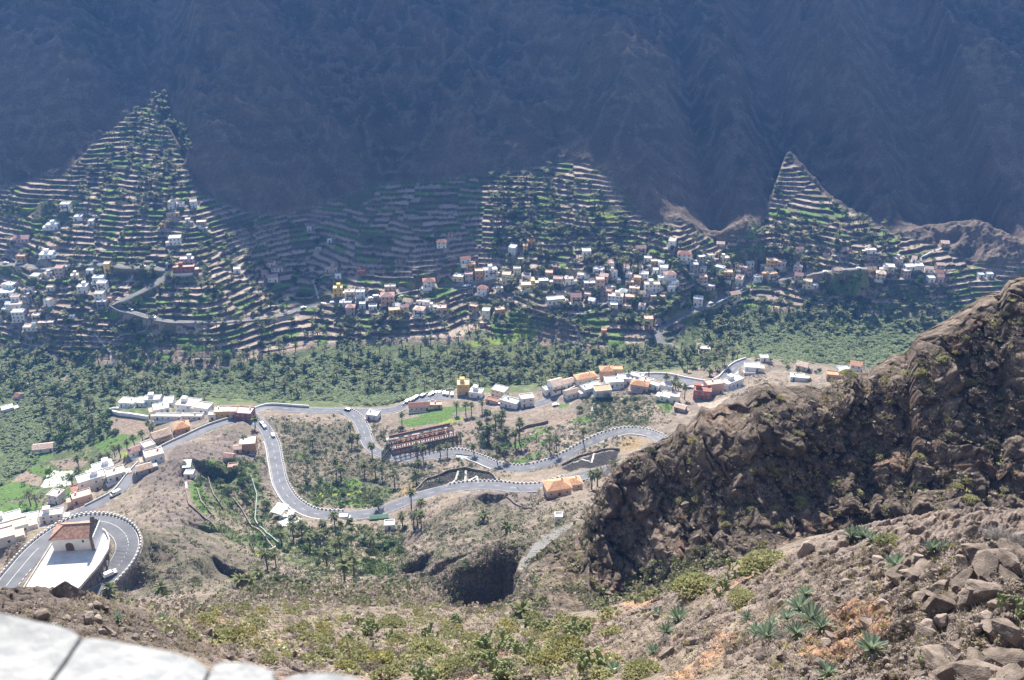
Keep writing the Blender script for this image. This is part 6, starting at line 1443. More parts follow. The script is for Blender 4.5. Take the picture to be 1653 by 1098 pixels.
# palms standing singly, each with its own place
NEARP = """
601,737,6|palm at the inner kerb where the upper loop bends past the pergola
649,688,9|tallest palm, alone left of the long cream building
737,667,7|palm on the green strip left of the paired palms
752,669,6.5|left palm of the pair above the dense thicket
761,668,6.5|right palm of the pair above the dense thicket
778,664,7|palm on the village road's near kerb
683,740,7|tall palm in front of the pergola's middle
673,738,6|palm left of the tallest one before the pergola
711,736,4.5|short palm on the kerb before the pergola
722,734,6|palm before the pergola's right end
676,763,7|palm on the dry bank between the two loops
637,784,7|palm casting its shadow in the garden below the bank
617,771,7|right palm of three on the dry bank
606,768,7|middle palm of three on the dry bank
589,767,6.5|left palm of three on the dry bank
664,819,8|larger palm on the kerb of the big curve
680,828,7|slimmer palm on the kerb of the big curve
672,779,4|low palm beside the dry bank
543,766,9|left tall palm in the inner bowl of the big curve
551,775,6.5|right palm of the cluster in the inner bowl
566,703,6|palm left of the upper loop's descent
568,719,6|lower palm beside the upper loop's descent
578,720,6|palm leaning over the upper loop
505,722,4|small palm among dry bushes inside the big curve
765,733,4|palm right of the pergola stairs
941,713,7|solitary palm between dry fields and upper loop
887,729,8|left palm of the dense pair above the loop
898,731,8|right palm of the dense pair above the loop
802,742,9|tallest palm of the clump left of the terraced fields
815,743,7|palm right in the clump left of the terraced fields
817,709,5|palm at the top of the clump beside the fields
805,720,7|palm in the middle of the clump beside the fields
412,690,4|bushy palm beside the orange walled house
396,722,4|short palm left of the orange walled house
542,861,9|largest dark palm just below the big curve
523,864,6|palm left of the largest dark palm
589,872,6|palm above the green hollow below the curve
604,897,8|tall palm in the green hollow below the curve
597,882,5|palm between the two of the green hollow
474,871,6|first palm of the row left of the hollow
455,882,6|second palm of the row left of the hollow
488,869,6|palm right of the first in the row
501,889,7|palm in the middle of the slanting row
512,886,7|palm next to the middle of the slanting row
518,883,6|palm at the upper end of the slanting row
528,916,7|palm with long shadow below the slanting row
543,897,7|palm at the grey slope's edge
551,903,8|second palm at the grey slope's edge
572,930,7|lowest palm on the grey slope
556,935,4|bushy low palm near the grey slope's foot
446,916,5|low palm by the yellow green field
432,919,5|leftmost low palm by the yellow green field
419,937,3|stunted palm left of the grey slope
404,953,3|stunted palm further down left
391,960,3|lowest stunted palm on the left
668,851,5|first palm of the hilltop cluster
674,849,5|second palm of the hilltop cluster
680,852,5|third palm of the hilltop cluster
650,851,5|bushy palm left of the hilltop cluster
781,842,3|small palm alone on the dry knoll
817,863,3|small palm lower on the dry knoll
990,769,5|left palm beside the orange visitor house
955,790,5|palm right of the orange visitor house
964,786,5|second palm right of the orange visitor house
207,733,8|leftmost tall palm beside the bright yellow green plot
219,727,8|tall palm over the bright yellow green plot
231,714,7|palm above the bright yellow green plot
243,701,8|tall palm left of the old tan house
248,706,6|palm touching the old tan house
186,738,7|palm left of the yellow green plot
195,739,7|second palm left of the yellow green plot
153,762,7|palm behind the apartment block
166,753,7|second palm behind the apartment block
178,751,7|third palm behind the apartment block
128,757,7|palm left of the apartment block
130,776,7|palm beside the apartment block's left corner
118,788,7|palm at the corner of the pale covered plot
50,817,6|large palm in the left fields
60,819,5|companion of the large palm in the left fields
178,962,2|palm sprouting beside the hairpin's rubble wall
265,972,2|palm bush on the stony slope right of the hairpin
1047,607,5|palm inside the village bend beside the white wall
1085,640,8|tall palm right of the white cube house
1095,638,7|palm behind the tall one by the white cube
1105,645,8|tall palm at the edge of the stony slope
1090,628,6|palm over the parked cars
1075,625,5|palm above the white cube house
"""
ALLP = []
for ln in NEARP.strip().splitlines():
    a, lab = ln.split('|'); px, py, h = [float(v) for v in a.split(',')]; p = hit([px], [py], 200)[0]; put_palm(p, h, lab, None, rich=h > 4.5)
p = hit([843], [996], 60)[0]; e = put_palm(p, 1.2, 'broad stemless palm on the scrub slope above the ravine', None, 1.0, True)
e.scale = (.95*p[1]/118,)*3
zones = (("690,575 780,560 960,590 1060,585 1180,575 1200,592 1160,606 1040,600 1000,600 930,615 870,618 760,625 690,630", 52, 'palm in the valley belt', 'palms of the valley floor belt', 6),
         ("0,575 180,590 450,600 560,570 690,570 690,640 560,655 430,650 300,640 150,640 0,640", 40, 'palm in the banana groves', 'palms among the banana groves', 6),
         ("790,300 880,300 960,350 1060,370 1130,400 1120,440 1000,440 960,460 850,440 800,420", 32, 'palm on the upper village terraces', 'palms above the village', 6),
         ("200,190 250,180 290,250 300,340 240,360 190,320 130,330 110,290", 24, 'palm on the sunlit left wedge', 'palms of the upper left wedge', 5),
         ("1120,500 1560,505 1560,520 1300,540 1200,560 1110,560", 20, 'palm in the dark bank thicket', 'palms of the dark thicket', 6),
         ("1230,360 1330,370 1420,420 1400,450 1230,440", 17, 'palm on the right terraces', 'palms of the right terraces', 5),
         ("970,420 1060,420 1060,450 975,452", 12, 'palm of the village grove', 'tall grove in the village', 9.5),
         ("60,655 180,650 190,720 150,745 70,720", 14, 'palm between the left fields', 'palms between the left fields', 7),
         ("770,668 850,690 850,740 800,745 760,700", 7, 'palm right of the pergola', 'palms right of the pergola', 8),
         ("20,350 470,360 470,560 20,560", 12, 'lone palm on the left terraces', 'palms scattered on the left terraces', 5))
stuffp = []
for i, (poly, n, lab, grp, hh) in enumerate(zones):
    for j, p in enumerate(px_points(poly, n, 200, 1000, 40+i)):
        if not clear(p, 1.2): continue
        hq_ = hh+rnd.uniform(-2.5, 1.5); put_palm(p, hq_, shrink(('tall ' if hq_ > hh-.3 else 'short ')+lab+' '+place(p)), grp, rnd.uniform(1.0, 1.3))
# more palms of the belt that merge into one mass
b = MB()
for i, (poly, n) in enumerate((("690,560 1000,560 1190,560 1190,600 1000,605 690,640", 230), ("0,570 690,560 690,640 0,650", 150), ("1120,490 1580,500 1580,530 1120,560", 90), ("790,290 900,270 1000,350 1120,400 1120,450 850,440", 135), ("1325,330 1345,325 1450,395 1425,408", 24), ("248,158 268,158 314,250 296,256", 30), ("200,190 250,180 290,250 300,340 130,330", 90), ("1230,360 1330,340 1440,420 1420,470 1150,470", 60), ("0,340 470,380 470,560 0,560", 110), ("780,440 1130,440 1060,540 800,540", 80), ("480,500 800,490 800,550 480,560", 50))):
    for p in px_points(poly, n, 200, 1000, 140+i):
        if not clear(p, 1.5): continue
        h = rnd.uniform(3, 7.5); b.tube([(p[0], p[1], p[2]-.5), (p[0], p[1], p[2]+h)], [.28, .24], 4, 0, False)
        for k in range(12): el = rnd.uniform(-.4, 1.1); frond(b, (p[0], p[1], p[2]+h), k*2.4, rnd.uniform(2.6, 3.5), el, el-.9, .55, 4, 1)
o = b.build('palm_grove', [M_TRUNK, M_PALM]); tag(o, 'mass of further palms filling the valley belt and the far terraces', 'palms', None, 'stuff')
# broad trees
TZ = (("0,570 690,565 690,640 430,650 300,640 0,650", 36, 'dark tree in the groves', 'trees of the valley floor', 1.0), ("690,560 1200,560 1180,600 900,620 690,640", 26, 'tree among belt palms', 'trees of the valley belt', .9),
      ("50,655 190,650 190,715 60,730", 14, 'dark tree left of the white complex', 'trees left of the complex', 1.0), ("760,672 830,680 850,735 790,740", 12, 'leafy tree in the green clump right of the pergola', 'trees right of the pergola', .9),
      ("325,745 400,735 420,800 360,830 335,800", 15, 'garden tree in the gully below the orange walled house', 'trees of the gully garden', .75), ("480,840 640,850 660,900 600,930 480,930", 16, 'bushy tree in the green hollow below the big curve', 'trees of the green hollow', .6),
      ("480,690 660,690 700,770 640,800 560,815 480,780", 18, 'bushy green tree inside the loops', 'trees inside the loops', .55), ("0,340 700,380 800,480 700,550 0,560", 62, 'round tree on the left terraces', 'trees of the left terraces', 1.0),
      ("800,340 1200,400 1200,480 1000,540 800,500", 85, 'round village tree', 'trees of the village', .9), ("1200,400 1560,440 1560,490 1200,490", 40, 'round tree on the right terraces', 'trees of the right terraces', .85),
      ("960,640 1060,640 1050,680 950,680", 12, 'small tree on the green knoll behind the upper loop', 'trees of the green knoll', .6), ("1230,590 1400,590 1380,625 1230,615", 12, 'small tree beside the roofs behind the ridge', 'trees behind the ridge', .6))
for i, (poly, n, lab, grp, s) in enumerate(TZ):
    for p in px_points(poly, n, 200, 1000, 70+i):
        if not clear(p, 2): continue
        k = rnd.randrange(4); sz = rnd.uniform(.7, 1.25); e = empty('tree', p, rnd.uniform(0, 6.28), s*sz); tag(e, shrink(('broad ' if sz > 1 else 'small ')+('dark ' if k < 2 and 'dark' not in lab else 'fresh green ' if k > 1 and 'dark' not in lab else '')+lab+' '+place(p)), 'tree', grp); link('trunk', TREES[k][0], e); link('crown', TREES[k][1], e)
for px, py, s, lab in ((404, 442, 1.25, 'dark round tree alone beside the white shed on the terraces'), (52, 466, 1.6, 'very broad dark tree between the left houses'), (935, 664, .7, 'single round bush tree in the dry field'), (1130, 478, 1.3, 'big dark tree at the foot of the village'), (430, 820, .8, 'round garden tree left of the green canopy'), (474, 846, .9, 'grey green tree below the white forecourt'), (611, 820, 1.0, 'pale grey green shrub tree inside the big curve'), (80, 768, .8, 'bush tree in the left field'), (1150, 462, 1.0, 'dark tree right of the peach many sided house')):
    p = hit([px], [py], 200)[0]; e = empty('tree', p, rnd.uniform(0, 6.28), s); tag(e, lab, 'tree'); link('trunk', TREES[0][0], e); link('crown', TREES[0][1], e)
for i in range(18):                                  # clipped columns in front of the pergola
    t = i/17; q = a0+axp*(t*1.02-.02); uy_ = Vector((-axp.y, axp.x, 0)).normalized(); q = q-uy_*1.3 if i > 5 else a0-axp*(.02+.03*(5-i))+uy_*(i*1.2)
    e = empty('cypress', (q.x, q.y, float(Hat(q.x, q.y))), 0, rnd.uniform(.85, 1.1)); tag(e, 'slender dark cypress column in the row before the pergola', 'cypress', 'cypress row before the pergola'); link('trunk', CYP[0], e); link('crown', CYP[1], e)
for i in range(16):
    t = (i+.5)/16; uy_ = Vector((-axp.y, axp.x, 0)).normalized(); q = a0+axp*t+uy_*(11.5+rnd.uniform(-1.5, 1.5)); e = empty('tree', (q.x, q.y, q.z+.4), i, .5*rnd.uniform(.8, 1.2)); tag(e, 'small clipped tree planted on the pergola terrace', 'tree', 'trees on the pergola terrace'); link('trunk', TREES[1][0], e); link('crown', TREES[1][1], e)
# further trees that read as one mass
b = MB()
for i, (poly, n, s0, s1) in enumerate((("0,575 690,570 690,640 430,650 300,640 0,650", 150, 1.6, 3.6), ("690,560 1200,560 1190,595 930,612 690,640", 110, 1.6, 3.4), ("1120,485 1590,495 1500,530 1400,600 1250,585 1120,560", 130, 1.5, 3.2), ("800,300 900,270 1000,340 1130,400 1200,470 1060,540 860,500 790,400", 250, 1.4, 3.0), ("248,158 268,158 314,250 296,256", 26, 1.5, 3),
        ("0,310 110,290 240,170 300,300 340,380 480,440 700,480 790,470 800,520 480,560 0,570", 300, 1.4, 3.0), ("1325,330 1340,325 1445,395 1425,405", 24, 1.3, 2.4), ("1240,290 1252,275 1262,370 1238,385", 12, 1.3, 2.2), ("1200,430 1240,290 1400,390 1560,440 1570,490 1200,490", 150, 1.3, 2.6), ("400,840 640,850 660,900 420,900", 60, 1.0, 2.2), ("60,660 190,650 190,715 70,730", 50, 1.5, 3.0))):
    for p in px_points(poly, n, 200, 1000, 260+i):
        if not clear(p, 1.5): continue
        r = rnd.uniform(s0, s1)
        for k in range(3): clump(b, (p[0]+rnd.uniform(-.6, .6)*r, p[1]+rnd.uniform(-.6, .6)*r, p[2]+r*rnd.uniform(.45, .9)), r*rnd.uniform(.55, .8), 20, .24*r+.2, rnd, 0 if rnd.random() < .6 else 1)
tag(b.build('tree_mass', [M_TREE, M_TREE2]), 'round dark tree crowns filling gaps in the groves and between the terraces', 'trees', None, 'stuff')
# banana groves: leafy mass
def scatter_mass(name, label, poly_list, m, fn, cl=1.0):
    b = MB()
    for i, (poly, n, ymin) in enumerate(poly_list):
        pts = px_points(poly, n, ymin, 1000, 200+i+len(name))
        if cl: pts = [p for p in pts if clear(p, cl)]
        for p in pts: fn(b, p)
    o = b.build(name, m); tag(o, label, name.replace('_', ' '), None, 'stuff'); return o
def banana(b, p):
    k = rnd.randrange(5, 8); h = rnd.uniform(.8, 2.2)
    for i in range(k): frond(b, (p[0], p[1], p[2]+h), i*2.4+rnd.random(), rnd.uniform(1.3, 2.1), rnd.uniform(.3, 1.1), -.6, .42, 2 if 0 else 4, 0, .25)
scatter_mass('banana_grove', 'grey green banana groves covering the valley floor', (("0,575 200,600 350,605 450,590 700,570 940,580 1000,590 1190,575 1200,590 1040,600 930,612 700,635 560,655 400,648 300,640 150,640 0,640", 5200, 200), ("1180,520 1520,520 1480,560 1400,600 1290,590 1200,575", 2600, 200), ("0,640 180,650 150,700 60,740 0,790", 1500, 200), ("600,640 690,640 640,655 560,655", 200, 200)), M_BANA, banana)
def scrub(b, p, s0=.5, s1=1.1):
    r = rnd.uniform(s0, s1); k = 15
    for i in range(k):
        a = rnd.uniform(0, 6.28); q = math.sqrt(rnd.random())*r*.8; c = Vector((p[0]+math.cos(a)*q, p[1]+math.sin(a)*q, p[2]+r*rnd.uniform(.15, .75)*(1-.6*(q/r)**2))); d = Vector((rnd.uniform(-1, 1), rnd.uniform(-1, 1), rnd.uniform(.2, 1))).normalized(); t = d.orthogonal().normalized(); u_ = d.cross(t); s = r*rnd.uniform(.18, .30)
        b.add([c-t*s, c-u_*s, c+t*s, c+u_*s], [(0, 1, 2, 3)])
MID = "420,672 560,680 700,695 850,690 960,672 1060,690 960,735 860,760 700,790 640,812 560,822 490,815 450,770"; KN = "640,840 700,815 780,792 900,802 960,830 900,900 820,930 740,930 650,940"; HL = "190,830 250,760 350,695 430,700 460,800 560,850 520,960 400,990 260,1000 180,970 240,880"; RV = "400,850 640,850 700,940 660,980 400,970"
scatter_mass('scrub', 'olive and green scrub dotted over the middle slopes', ((MID, 2600, 200), (KN, 700, 150), (HL, 700, 60), (RV, 900, 100), ("690,900 860,920 900,1000 700,985", 260, 60), ("870,950 960,985 1060,975 1190,905 1130,880 1000,945", 330, 50), ("960,620 1100,640 1080,690 950,680", 500, 200)), M_OLV, scrub)
scatter_mass('dry_scrub', 'dry grey brown scrub dotted over the middle slopes', ((MID, 900, 200), (KN, 1000, 150), (HL, 900, 60), (RV, 700, 100), ("690,900 860,920 900,1000 700,985", 300, 60), ("1150,620 1240,600 1300,620 1200,650", 300, 200), ("0,870 60,840 20,940", 150, 200)), M_DRY, scrub)
scatter_mass('garden_greenery', 'fresh green garden plants between terraces and houses', (("300,745 420,740 450,890 400,890 330,830", 700, 200), ("480,780 640,790 620,815 500,820", 400, 200), ("480,845 660,850 650,930 500,930", 900, 200), ("960,640 1060,640 1040,690 950,680", 400, 200), ("0,640 190,650 200,800 0,830", 350, 200)), M_TREE2, scrub)
def tscrub(b, p): scrub(b, p, .5, 1.5)
scatter_mass('terrace_scrub', 'dark green scrub between the far terraces and houses', (("0,300 130,290 240,180 300,300 400,350 480,560 0,570", 1500, 400), ("500,440 800,400 850,540 500,560", 900, 400), ("780,290 1130,400 1200,480 1060,560 800,540", 2100, 400), ("1130,400 1260,270 1600,440 1580,490 1130,500", 1300, 400), ("1110,480 1600,490 1600,520 1110,560", 1300, 400)), M_TREE, tscrub)
scatter_mass('mountain_scrub', 'thin grey green scrub on the far mountain side', (("0,0 1653,0 1653,430 1260,270 1130,380 940,270 780,280 480,330 300,250 240,170 0,290", 2600, 500),), M_OLV, tscrub, 0)
def mscrub(b, p): scrub(b, p, .8, 1.7)
scatter_mass('tall_scrub', 'tall dark bushes between the loops of the road', ((MID, 850, 200), (RV, 200, 150), ("300,760 430,720 450,880 400,900 320,830", 260, 200), ("940,640 1060,645 1040,690 950,690", 130, 200), ("0,640 190,655 190,760 60,830 0,830", 160, 200), (KN, 120, 150)), M_TREE, mscrub)
# shrubs of the near slopes, one by one
BT = {'spurge': [bush_mesh(31, 1.0, M_YG, 150, .2), bush_mesh(32, 1.0, M_YG, 110, .24), bush_mesh(33, 1.0, M_GOLD, 120, .2)], 'dry': [bush_mesh(41, 1.0, M_DRY, 60, .2, 'twig'), bush_mesh(42, .9, M_DRY, 110, .16)], 'olive': [bush_mesh(51, 1.0, M_OLV, 120, .2), bush_mesh(52, 1.0, M_OLV, 100, .22, 'leafy')]}
BIG = [bush_mesh(61, 1.0, M_YG, 900, .11), bush_mesh(62, 1.0, M_YG, 750, .12)]; CM = [cactus_mesh(3), cactus_mesh(4)]; AG = [agave_mesh(1), agave_mesh(2, 20, .8), agave_mesh(6, 30, 1.05)]
WH = bush_mesh(63, 1.0, M_WHTW, 150, .2, 'twig')
def put_bush(p, r, me, label, grp, nm='shrub', cat='shrub'):
    o = link(nm, me, None, (float(p[0]), float(p[1]), float(p[2])-.12*r)); o.rotation_euler = (0, 0, rnd.uniform(0, 6.28)); o.scale = (r*rnd.uniform(.9, 1.15), r*rnd.uniform(.9, 1.15), r*rnd.uniform(.75, 1.05)); tag(o, label, cat, grp); return o
for px, py, r, lab in ((1240, 918, 1.75, 'largest yellow green spurge at the rock shelf edge'), (1130, 955, 1.7, 'wide green spurge left of the largest one'), (1062, 950, .9, 'small yellowish spurge at the ravine edge'), (1198, 968, .9, 'narrow pale spurge right of the wide one'), (1040, 1092, 1.1, 'green spurge cut by the lower frame edge'), (910, 1052, 1.3, 'yellow green spurge low in the middle'), (690, 1055, 1.6, 'broadest spurge of the lower middle slope'), (735, 1090, 1.5, 'spurge at the lower frame edge left of the middle'), (780, 1060, 1.0, 'round spurge right of the broadest one'), (585, 1048, .6, 'round dark spurge beside the dead pole'), (630, 1012, 1.5, 'bright spurge above the broadest one'), (1435, 875, .7, 'yellow green spurge on the skyline of the shelf'), (1290, 700, 1.0, 'spurge in the middle of the shaded rock wall'), (1370, 605, 1.6, 'spurge crowning the rock ridge')):
    p = hit([px], [py], 20)[0]; put_bush(p, r*(p[1]/50 if 0 else 1), BIG[rnd.randrange(2)], lab, None)
NB = 0
BZ = (("400,945 620,950 850,990 1000,1000 1000,1098 600,1098 340,1050 280,990", 135, 'spurge cushion', 'spurge cushions of the lower slope', 'spurge', .55, 1.15, 30),
      ("380,950 900,1000 1000,1098 560,1098 250,1010", 40, 'dry twiggy shrub', 'dry shrubs of the lower slope', 'dry', .5, .9, 30),
      ("960,760 1140,680 1300,630 1500,560 1653,480 1653,850 1300,860 1050,930 910,1000 900,900", 62, 'yellow green bush', 'bushes of the rock wall', 'spurge', .6, 1.2, 60),
      ("960,760 1140,680 1300,630 1500,560 1653,480 1653,850 1300,860 1050,930 910,1000 900,900", 25, 'olive bush', 'olive bushes of the rock wall', 'olive', .6, 1.2, 60),
      ("1000,1000 1250,900 1653,870 1653,1098 1000,1098", 26, 'dry grey shrublet', 'dry shrublets of the near shelf', 'dry', .22, .5, 15),
      ("240,860 330,840 420,930 380,960 200,1000 200,960", 22, 'olive bush on the stony slope', 'bushes right of the hairpin', 'olive', .9, 1.6, 60))
for i, (poly, n, lab, grp, kd, r0, r1, ym) in enumerate(BZ):
    for p in px_points(poly, n, ym, 1000, 90+i):
        if not clear(p, 1): continue
        L = BT[kd]; k = rnd.randrange(len(L)); r_ = rnd.uniform(r0, r1); put_bush(p, r_, L[k], shrink(('large ' if r_ > (r0+r1)/2+.1 else 'small ' if r_ < (r0+r1)/2-.1 else 'middling ')+('golden ' if kd == 'spurge' and k == 2 else 'leafy ' if kd == 'olive' and k == 1 else '')+lab+' '+place(p)), grp)
def fgs(b, p):
    s = p[1]/60
    for i in range(14):
        d = Vector((rnd.uniform(-1, 1), rnd.uniform(-1, 1), rnd.uniform(.3, 1.3))).normalized(); t = d.orthogonal().normalized(); L = rnd.uniform(.12, .36)*max(.6, s); w = .03*max(.7, s); q = Vector(p)+Vector((rnd.uniform(-.2, .2), rnd.uniform(-.2, .2), 0))*s
        b.add([q-t*w, q+t*w, q+d*L+t*w*.3, q+d*L-t*w*.3], [(0, 1, 2, 3)])
LOW = "0,985 150,960 300,985 400,950 620,950 850,990 1000,1000 1250,900 1653,860 1653,1098 560,1098 330,1060 0,1000"; RW = "960,760 1140,680 1300,630 1500,560 1653,480 1653,850 1300,860 1050,930 910,1000 900,900"
scatter_mass('dry_grass', 'straw coloured grass tufts on the near slopes', ((LOW, 4200, 20), (RW, 2200, 60)), M_DRY, fgs, 0)
scatter_mass('green_tufts', 'small yellow green tufts on the near slopes', ((LOW, 800, 20), (RW, 300, 60)), M_GOLD, fgs, 0)
def rockscrub(b, p): scrub(b, p, .25, .6)
scatter_mass('rock_scrub', 'small bushes in the clefts of the rock wall', ((RW, 420, 60), ("850,850 960,830 940,960 860,980", 260, 60), ("380,930 720,930 860,960 900,1000 1000,1098 560,1098 250,1010", 700, 30)), M_YG, rockscrub, 0)
for i, (px, py, s, lab) in enumerate(((1290, 985, 1.0, 'largest agave in the clump on the near shelf'), (1270, 1000, .8, 'agave left of the largest in the clump'), (1310, 1003, .9, 'agave right of the largest in the clump'), (1285, 1025, .8, 'agave below the largest in the clump'), (1245, 1012, .7, 'outermost agave left of the clump'), (1325, 1015, .7, 'outermost agave right of the clump'), (1300, 962, .7, 'uppermost agave of the clump'), (1220, 1025, .9, 'silvery agave left of the clump'), (1238, 1030, .8, 'silvery agave touching the clump'), (1205, 1000, .6, 'agave with tall dead stalk'), (1062, 992, .8, 'blue green agave left of the boulder'), (1095, 1002, 1.0, 'broad silvery agave above the boulder'), (1075, 1022, .8, 'agave directly above the brown boulder'), (992, 1085, .9, 'whitish agave at the lower frame edge'), (1055, 1055, .6, 'small agave beside the brown boulder'), (1405, 1050, .9, 'agave below the bare red soil'), (1335, 1090, .8, 'agave at the frame edge below the red soil'), (1375, 868, .8, 'left agave of the skyline row'), (1392, 868, .9, 'second agave of the skyline row'), (1405, 872, .7, 'third agave of the skyline row'), (1425, 880, .7, 'fourth agave of the skyline row'), (1505, 888, .7, 'agave right of the skyline row'), (1525, 885, .6, 'last small agave on the skyline'), (1445, 915, .8, 'agave among the loose stones of the shelf'), (190, 1000, .7, 'pale agave on the left ledge'), (160, 1002, .6, 'small agave beside the pale one on the left ledge'), (262, 1000, .6, 'grey green agave on the left slope'))):
    p = hit([px], [py], 18)[0]; e = empty('agave', (p[0], p[1], p[2]-.03), rnd.uniform(0, 6), s); tag(e, lab, 'agave'); link('leaves', AG[i % 3], e)
    if 'stalk' in lab: MB().tube([(0, 0, 0), (.1, 0, 1.4), (.05, 0, 2.8)], [.04, .03, .015], 5).build('stalk', M_DRY, e)
for i, p in enumerate(px_points("380,1000 900,1000 1000,1098 600,1098 340,1050", 22, 30, 1000, 301)):
    e = empty('prickly_pear', p, rnd.uniform(0, 6), rnd.uniform(1.0, 1.8)); tag(e, 'pale green prickly pear '+place(p), 'cactus', 'prickly pears of the lower slope'); link('pads', CM[i % 2], e)
for px, py, s, lab in ((1187, 930, 1.3, 'prickly pear between the two big spurges'), (1165, 958, 1.1, 'low prickly pear right of the wide spurge'), (1505, 1080, .8, 'prickly pear below the split boulders'), (1630, 985, .8, 'prickly pear at the right frame edge')):
    p = hit([px], [py], 18)[0]; e = empty('prickly_pear', p, rnd.uniform(0, 6), s); tag(e, lab, 'cactus'); link('pads', CM[0], e)
for px, py, r, lab in ((1610, 872, 1.0, 'bleached bare shrub on the skyline at the right'), (1640, 882, .9, 'second bleached bare shrub at the right edge'), (1262, 1030, .6, 'greyish dry shrub beside the agave clump'), (1075, 1035, .5, 'greyish dry shrub above the brown boulder')):
    p = hit([px], [py], 18)[0]; put_bush(p, r, WH, lab, None, 'bare_shrub')
# ---------------------------------------------------------------- loose rocks
M_RK = mat('boulder_rock', (.165, .13, .105), .95, .28, 2.2, .8); M_RK2 = mat('pale_rock', (.255, .205, .17), .95, .2, 3, .6)
import bmesh
def rock_mesh(seed, sub=4, cuts=15):
    rr = random.Random(seed); bm = bmesh.new(); bmesh.ops.create_icosphere(bm, subdivisions=sub, radius=1.0)
    pl = [(Vector((rr.gauss(0, 1), rr.gauss(0, 1), rr.gauss(0, 1))).normalized(), rr.uniform(.38, .78)) for _ in range(cuts)]
    for v in bm.verts:
        for n, d in pl:
            k = v.co.dot(n)-d
            if k > 0: v.co -= n*k*.96
    co = np.array([v.co[:] for v in bm.verts]); nz = fbm(co[:, 0]*4+seed, co[:, 1]*4, co[:, 2]*4, 3)
    for v, q in zip(bm.verts, nz): v.co *= 1+.10*float(q); v.co.z *= .72
    me = bpy.data.meshes.new('boulder'); bm.to_mesh(me); bm.free(); return me
RM = [rock_mesh(s) for s in range(6)]; RMs = [rock_mesh(s+20, 1, 8) for s in range(5)]
for i, me in enumerate(RM): me.materials.append(M_RK if i % 2 == 0 else M_RK2)
def put_rock(p, s, label, grp, k=None, sq=(1, 1, 1)):
    o = link('boulder', RM[rnd.randrange(6) if k is None else k], None, (float(p[0]), float(p[1]), float(p[2])+s*.2)); o.rotation_euler = (rnd.uniform(-.4, .4), rnd.uniform(-.4, .4), rnd.uniform(0, 6.28)); o.scale = (s*sq[0], s*sq[1], s*sq[2]); tag(o, label, 'boulder', grp); return o
for px, py, s, k, lab in ((1497, 1022, .55, 1, 'pale flat boulder split from its neighbour on the outcrop'), (1520, 1005, .5, 3, 'pale upright boulder leaning on the flat one'), (1080, 1058, .65, 0, 'brown hollow boulder left of the reddish gully'), (1300, 893, .8, 1, 'rounded boulder on the edge of the shelf'), (1400, 1008, .5, 5, 'whitish boulder on the red soil'), (1374, 1005, .2, 3, 'small dark topped stone on the red soil'), (1345, 690 if 0 else 892, .5, 2, 'stone on the shelf edge right of the rounded boulder'), (107, 962, 1.35, 0, 'dark crumbly boulder in front of the white square'), (70, 1000, .7, 2, 'brown boulder on the left ledge'), (145, 1003, .6, 1, 'pale boulder on the left ledge'), (172, 1022, .6, 0, 'dark boulder just above the lookout wall'), (1575, 905, .9, 2, 'blocky rock on the right outcrop'), (1610, 900, .8, 4, 'blocky rock behind the right outcrop'), (1480, 905, .5, 3, 'angular stone in the rubble of the shelf'), (1415, 905, .45, 5, 'pale stone in the rubble of the shelf'), (1560, 950, 1.1, 0, 'long leaning slab on the right outcrop'), (1520, 960, .7, 2, 'dark block below the leaning slab'), (1590, 1010, .6, 1, 'pale slab low on the right'), (1450, 940, .8, 4, 'dark block at the left end of the right outcrop'), (335, 1025, .6, 4, 'dark rock on the left slope above the wall'), (660, 1040, .6, 1, 'pale rock among the spurges'), (1230, 1058, .5, 3, 'stone right of the reddish gully')):
    p = hit([px], [py], 18)[0]; put_rock(p, s, lab, None, k)
for p in px_points("1450,890 1653,870 1653,1098 1500,1098 1440,960", 26, 15, 1000, 410): r_ = rnd.uniform(.35, .95); put_rock(p, r_, shrink(('massive' if r_ > .9 else 'medium')+' outcrop block '+place(p)), 'blocks of the right outcrop', rnd.choice((0, 2, 4)), (1.2, .9, .7))
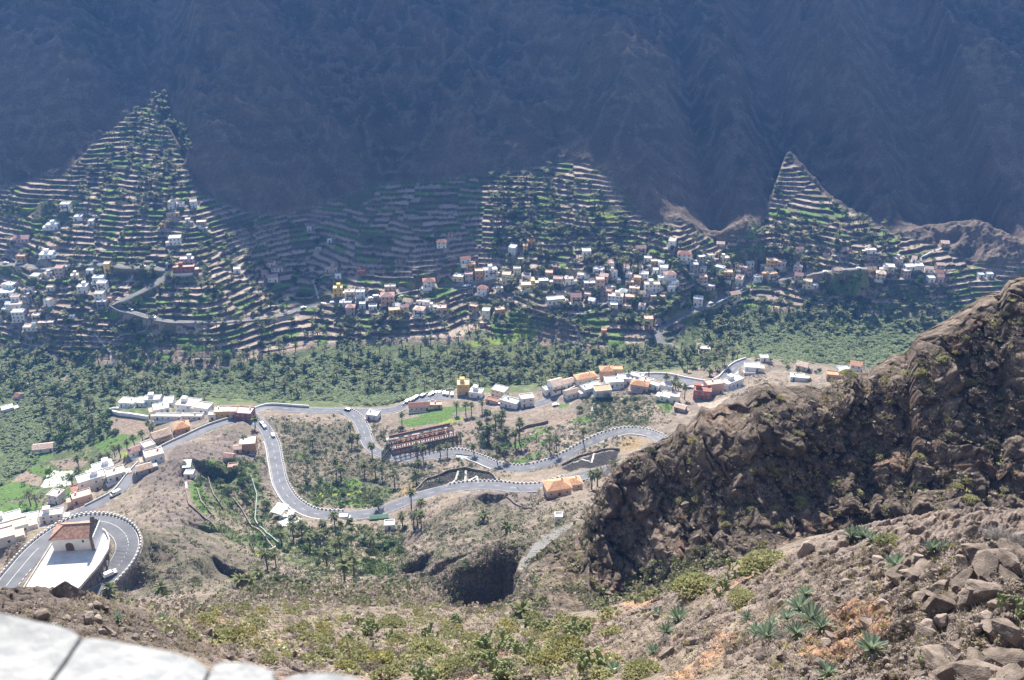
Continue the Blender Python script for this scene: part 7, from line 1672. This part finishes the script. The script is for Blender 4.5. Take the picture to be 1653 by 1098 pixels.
for p in px_points("1000,990 1250,900 1653,870 1653,1098 1000,1098", 95, 15, 1000, 400): r_ = rnd.uniform(.12, .38); put_rock(p, r_, shrink(('larger' if r_ > .25 else 'small')+' loose stone on the shelf '+place(p)), 'loose stones of the near shelf')
for p in px_points("0,985 150,965 300,1000 420,1000 700,1098 400,1060 0,1000", 45, 20, 1000, 401): r_ = rnd.uniform(.2, .5); put_rock(p, r_, shrink(('larger' if r_ > .35 else 'small')+' loose stone on the left ledge '+place(p)), 'loose stones of the left ledge')
for p in px_points("380,960 900,1000 1000,1098 560,1098", 40, 30, 1000, 402): r_ = rnd.uniform(.25, .6); put_rock(p, r_, shrink(('larger' if r_ > .42 else 'small')+' stone among spurges '+place(p)), 'loose stones of the lower slope')
for p in px_points("960,760 1140,690 1300,640 1500,580 1653,490 1653,850 1300,860 1050,930 910,990", 60, 60, 1000, 403): r_ = rnd.uniform(.5, 1.3); put_rock(p, r_, shrink(('large' if r_ > .9 else 'small')+' angular block '+place(p)), 'blocks of the rock wall', 0)
b = MB(); RV_ = [([tuple(v.co) for v in me.vertices], [tuple(p.vertices) for p in me.polygons]) for me in RMs]
for poly, n, ym in ((LOW, 3600, 18), (RW, 700, 60), ("870,950 960,990 1060,985 1200,905 1130,880 1000,945", 500, 50), ("190,980 240,880 420,960 300,1000", 300, 60), ("690,830 940,850 760,900", 300, 150)):
    for p in px_points(poly, n, ym, 1000, n):
        s = rnd.uniform(.05, .16)*max(.8, min(p[1]/45, 3)); v, f = RV_[rnd.randrange(5)]; a = rnd.uniform(0, 6.28); c, s_ = math.cos(a)*s, math.sin(a)*s
        b.add([(p[0]+x*c-y*s_, p[1]+x*s_+y*c, p[2]+z*s*.9+s*.2) for x, y, z in v], f)
tag(b.build('rubble', M_RK2), 'small broken stones strewn over the near slopes', 'rubble', None, 'stuff')
# a dead pole and the reddish gully
p = hit([575], [1075], 30)[0]; tag(MB().tube([(p[0]-.5, p[1]+.6, p[2]+.1), (p[0]-.9, p[1]+1.5, p[2]+1.7)], [.06, .04], 6).build('dead_pole', mat('bleached_wood', (.42, .28, .2), .9)), 'thin bleached dead pole leaning on the lower slope', 'pole')
print("T", round(time.time()-T0, 1), NR, NC, len(S.objects))
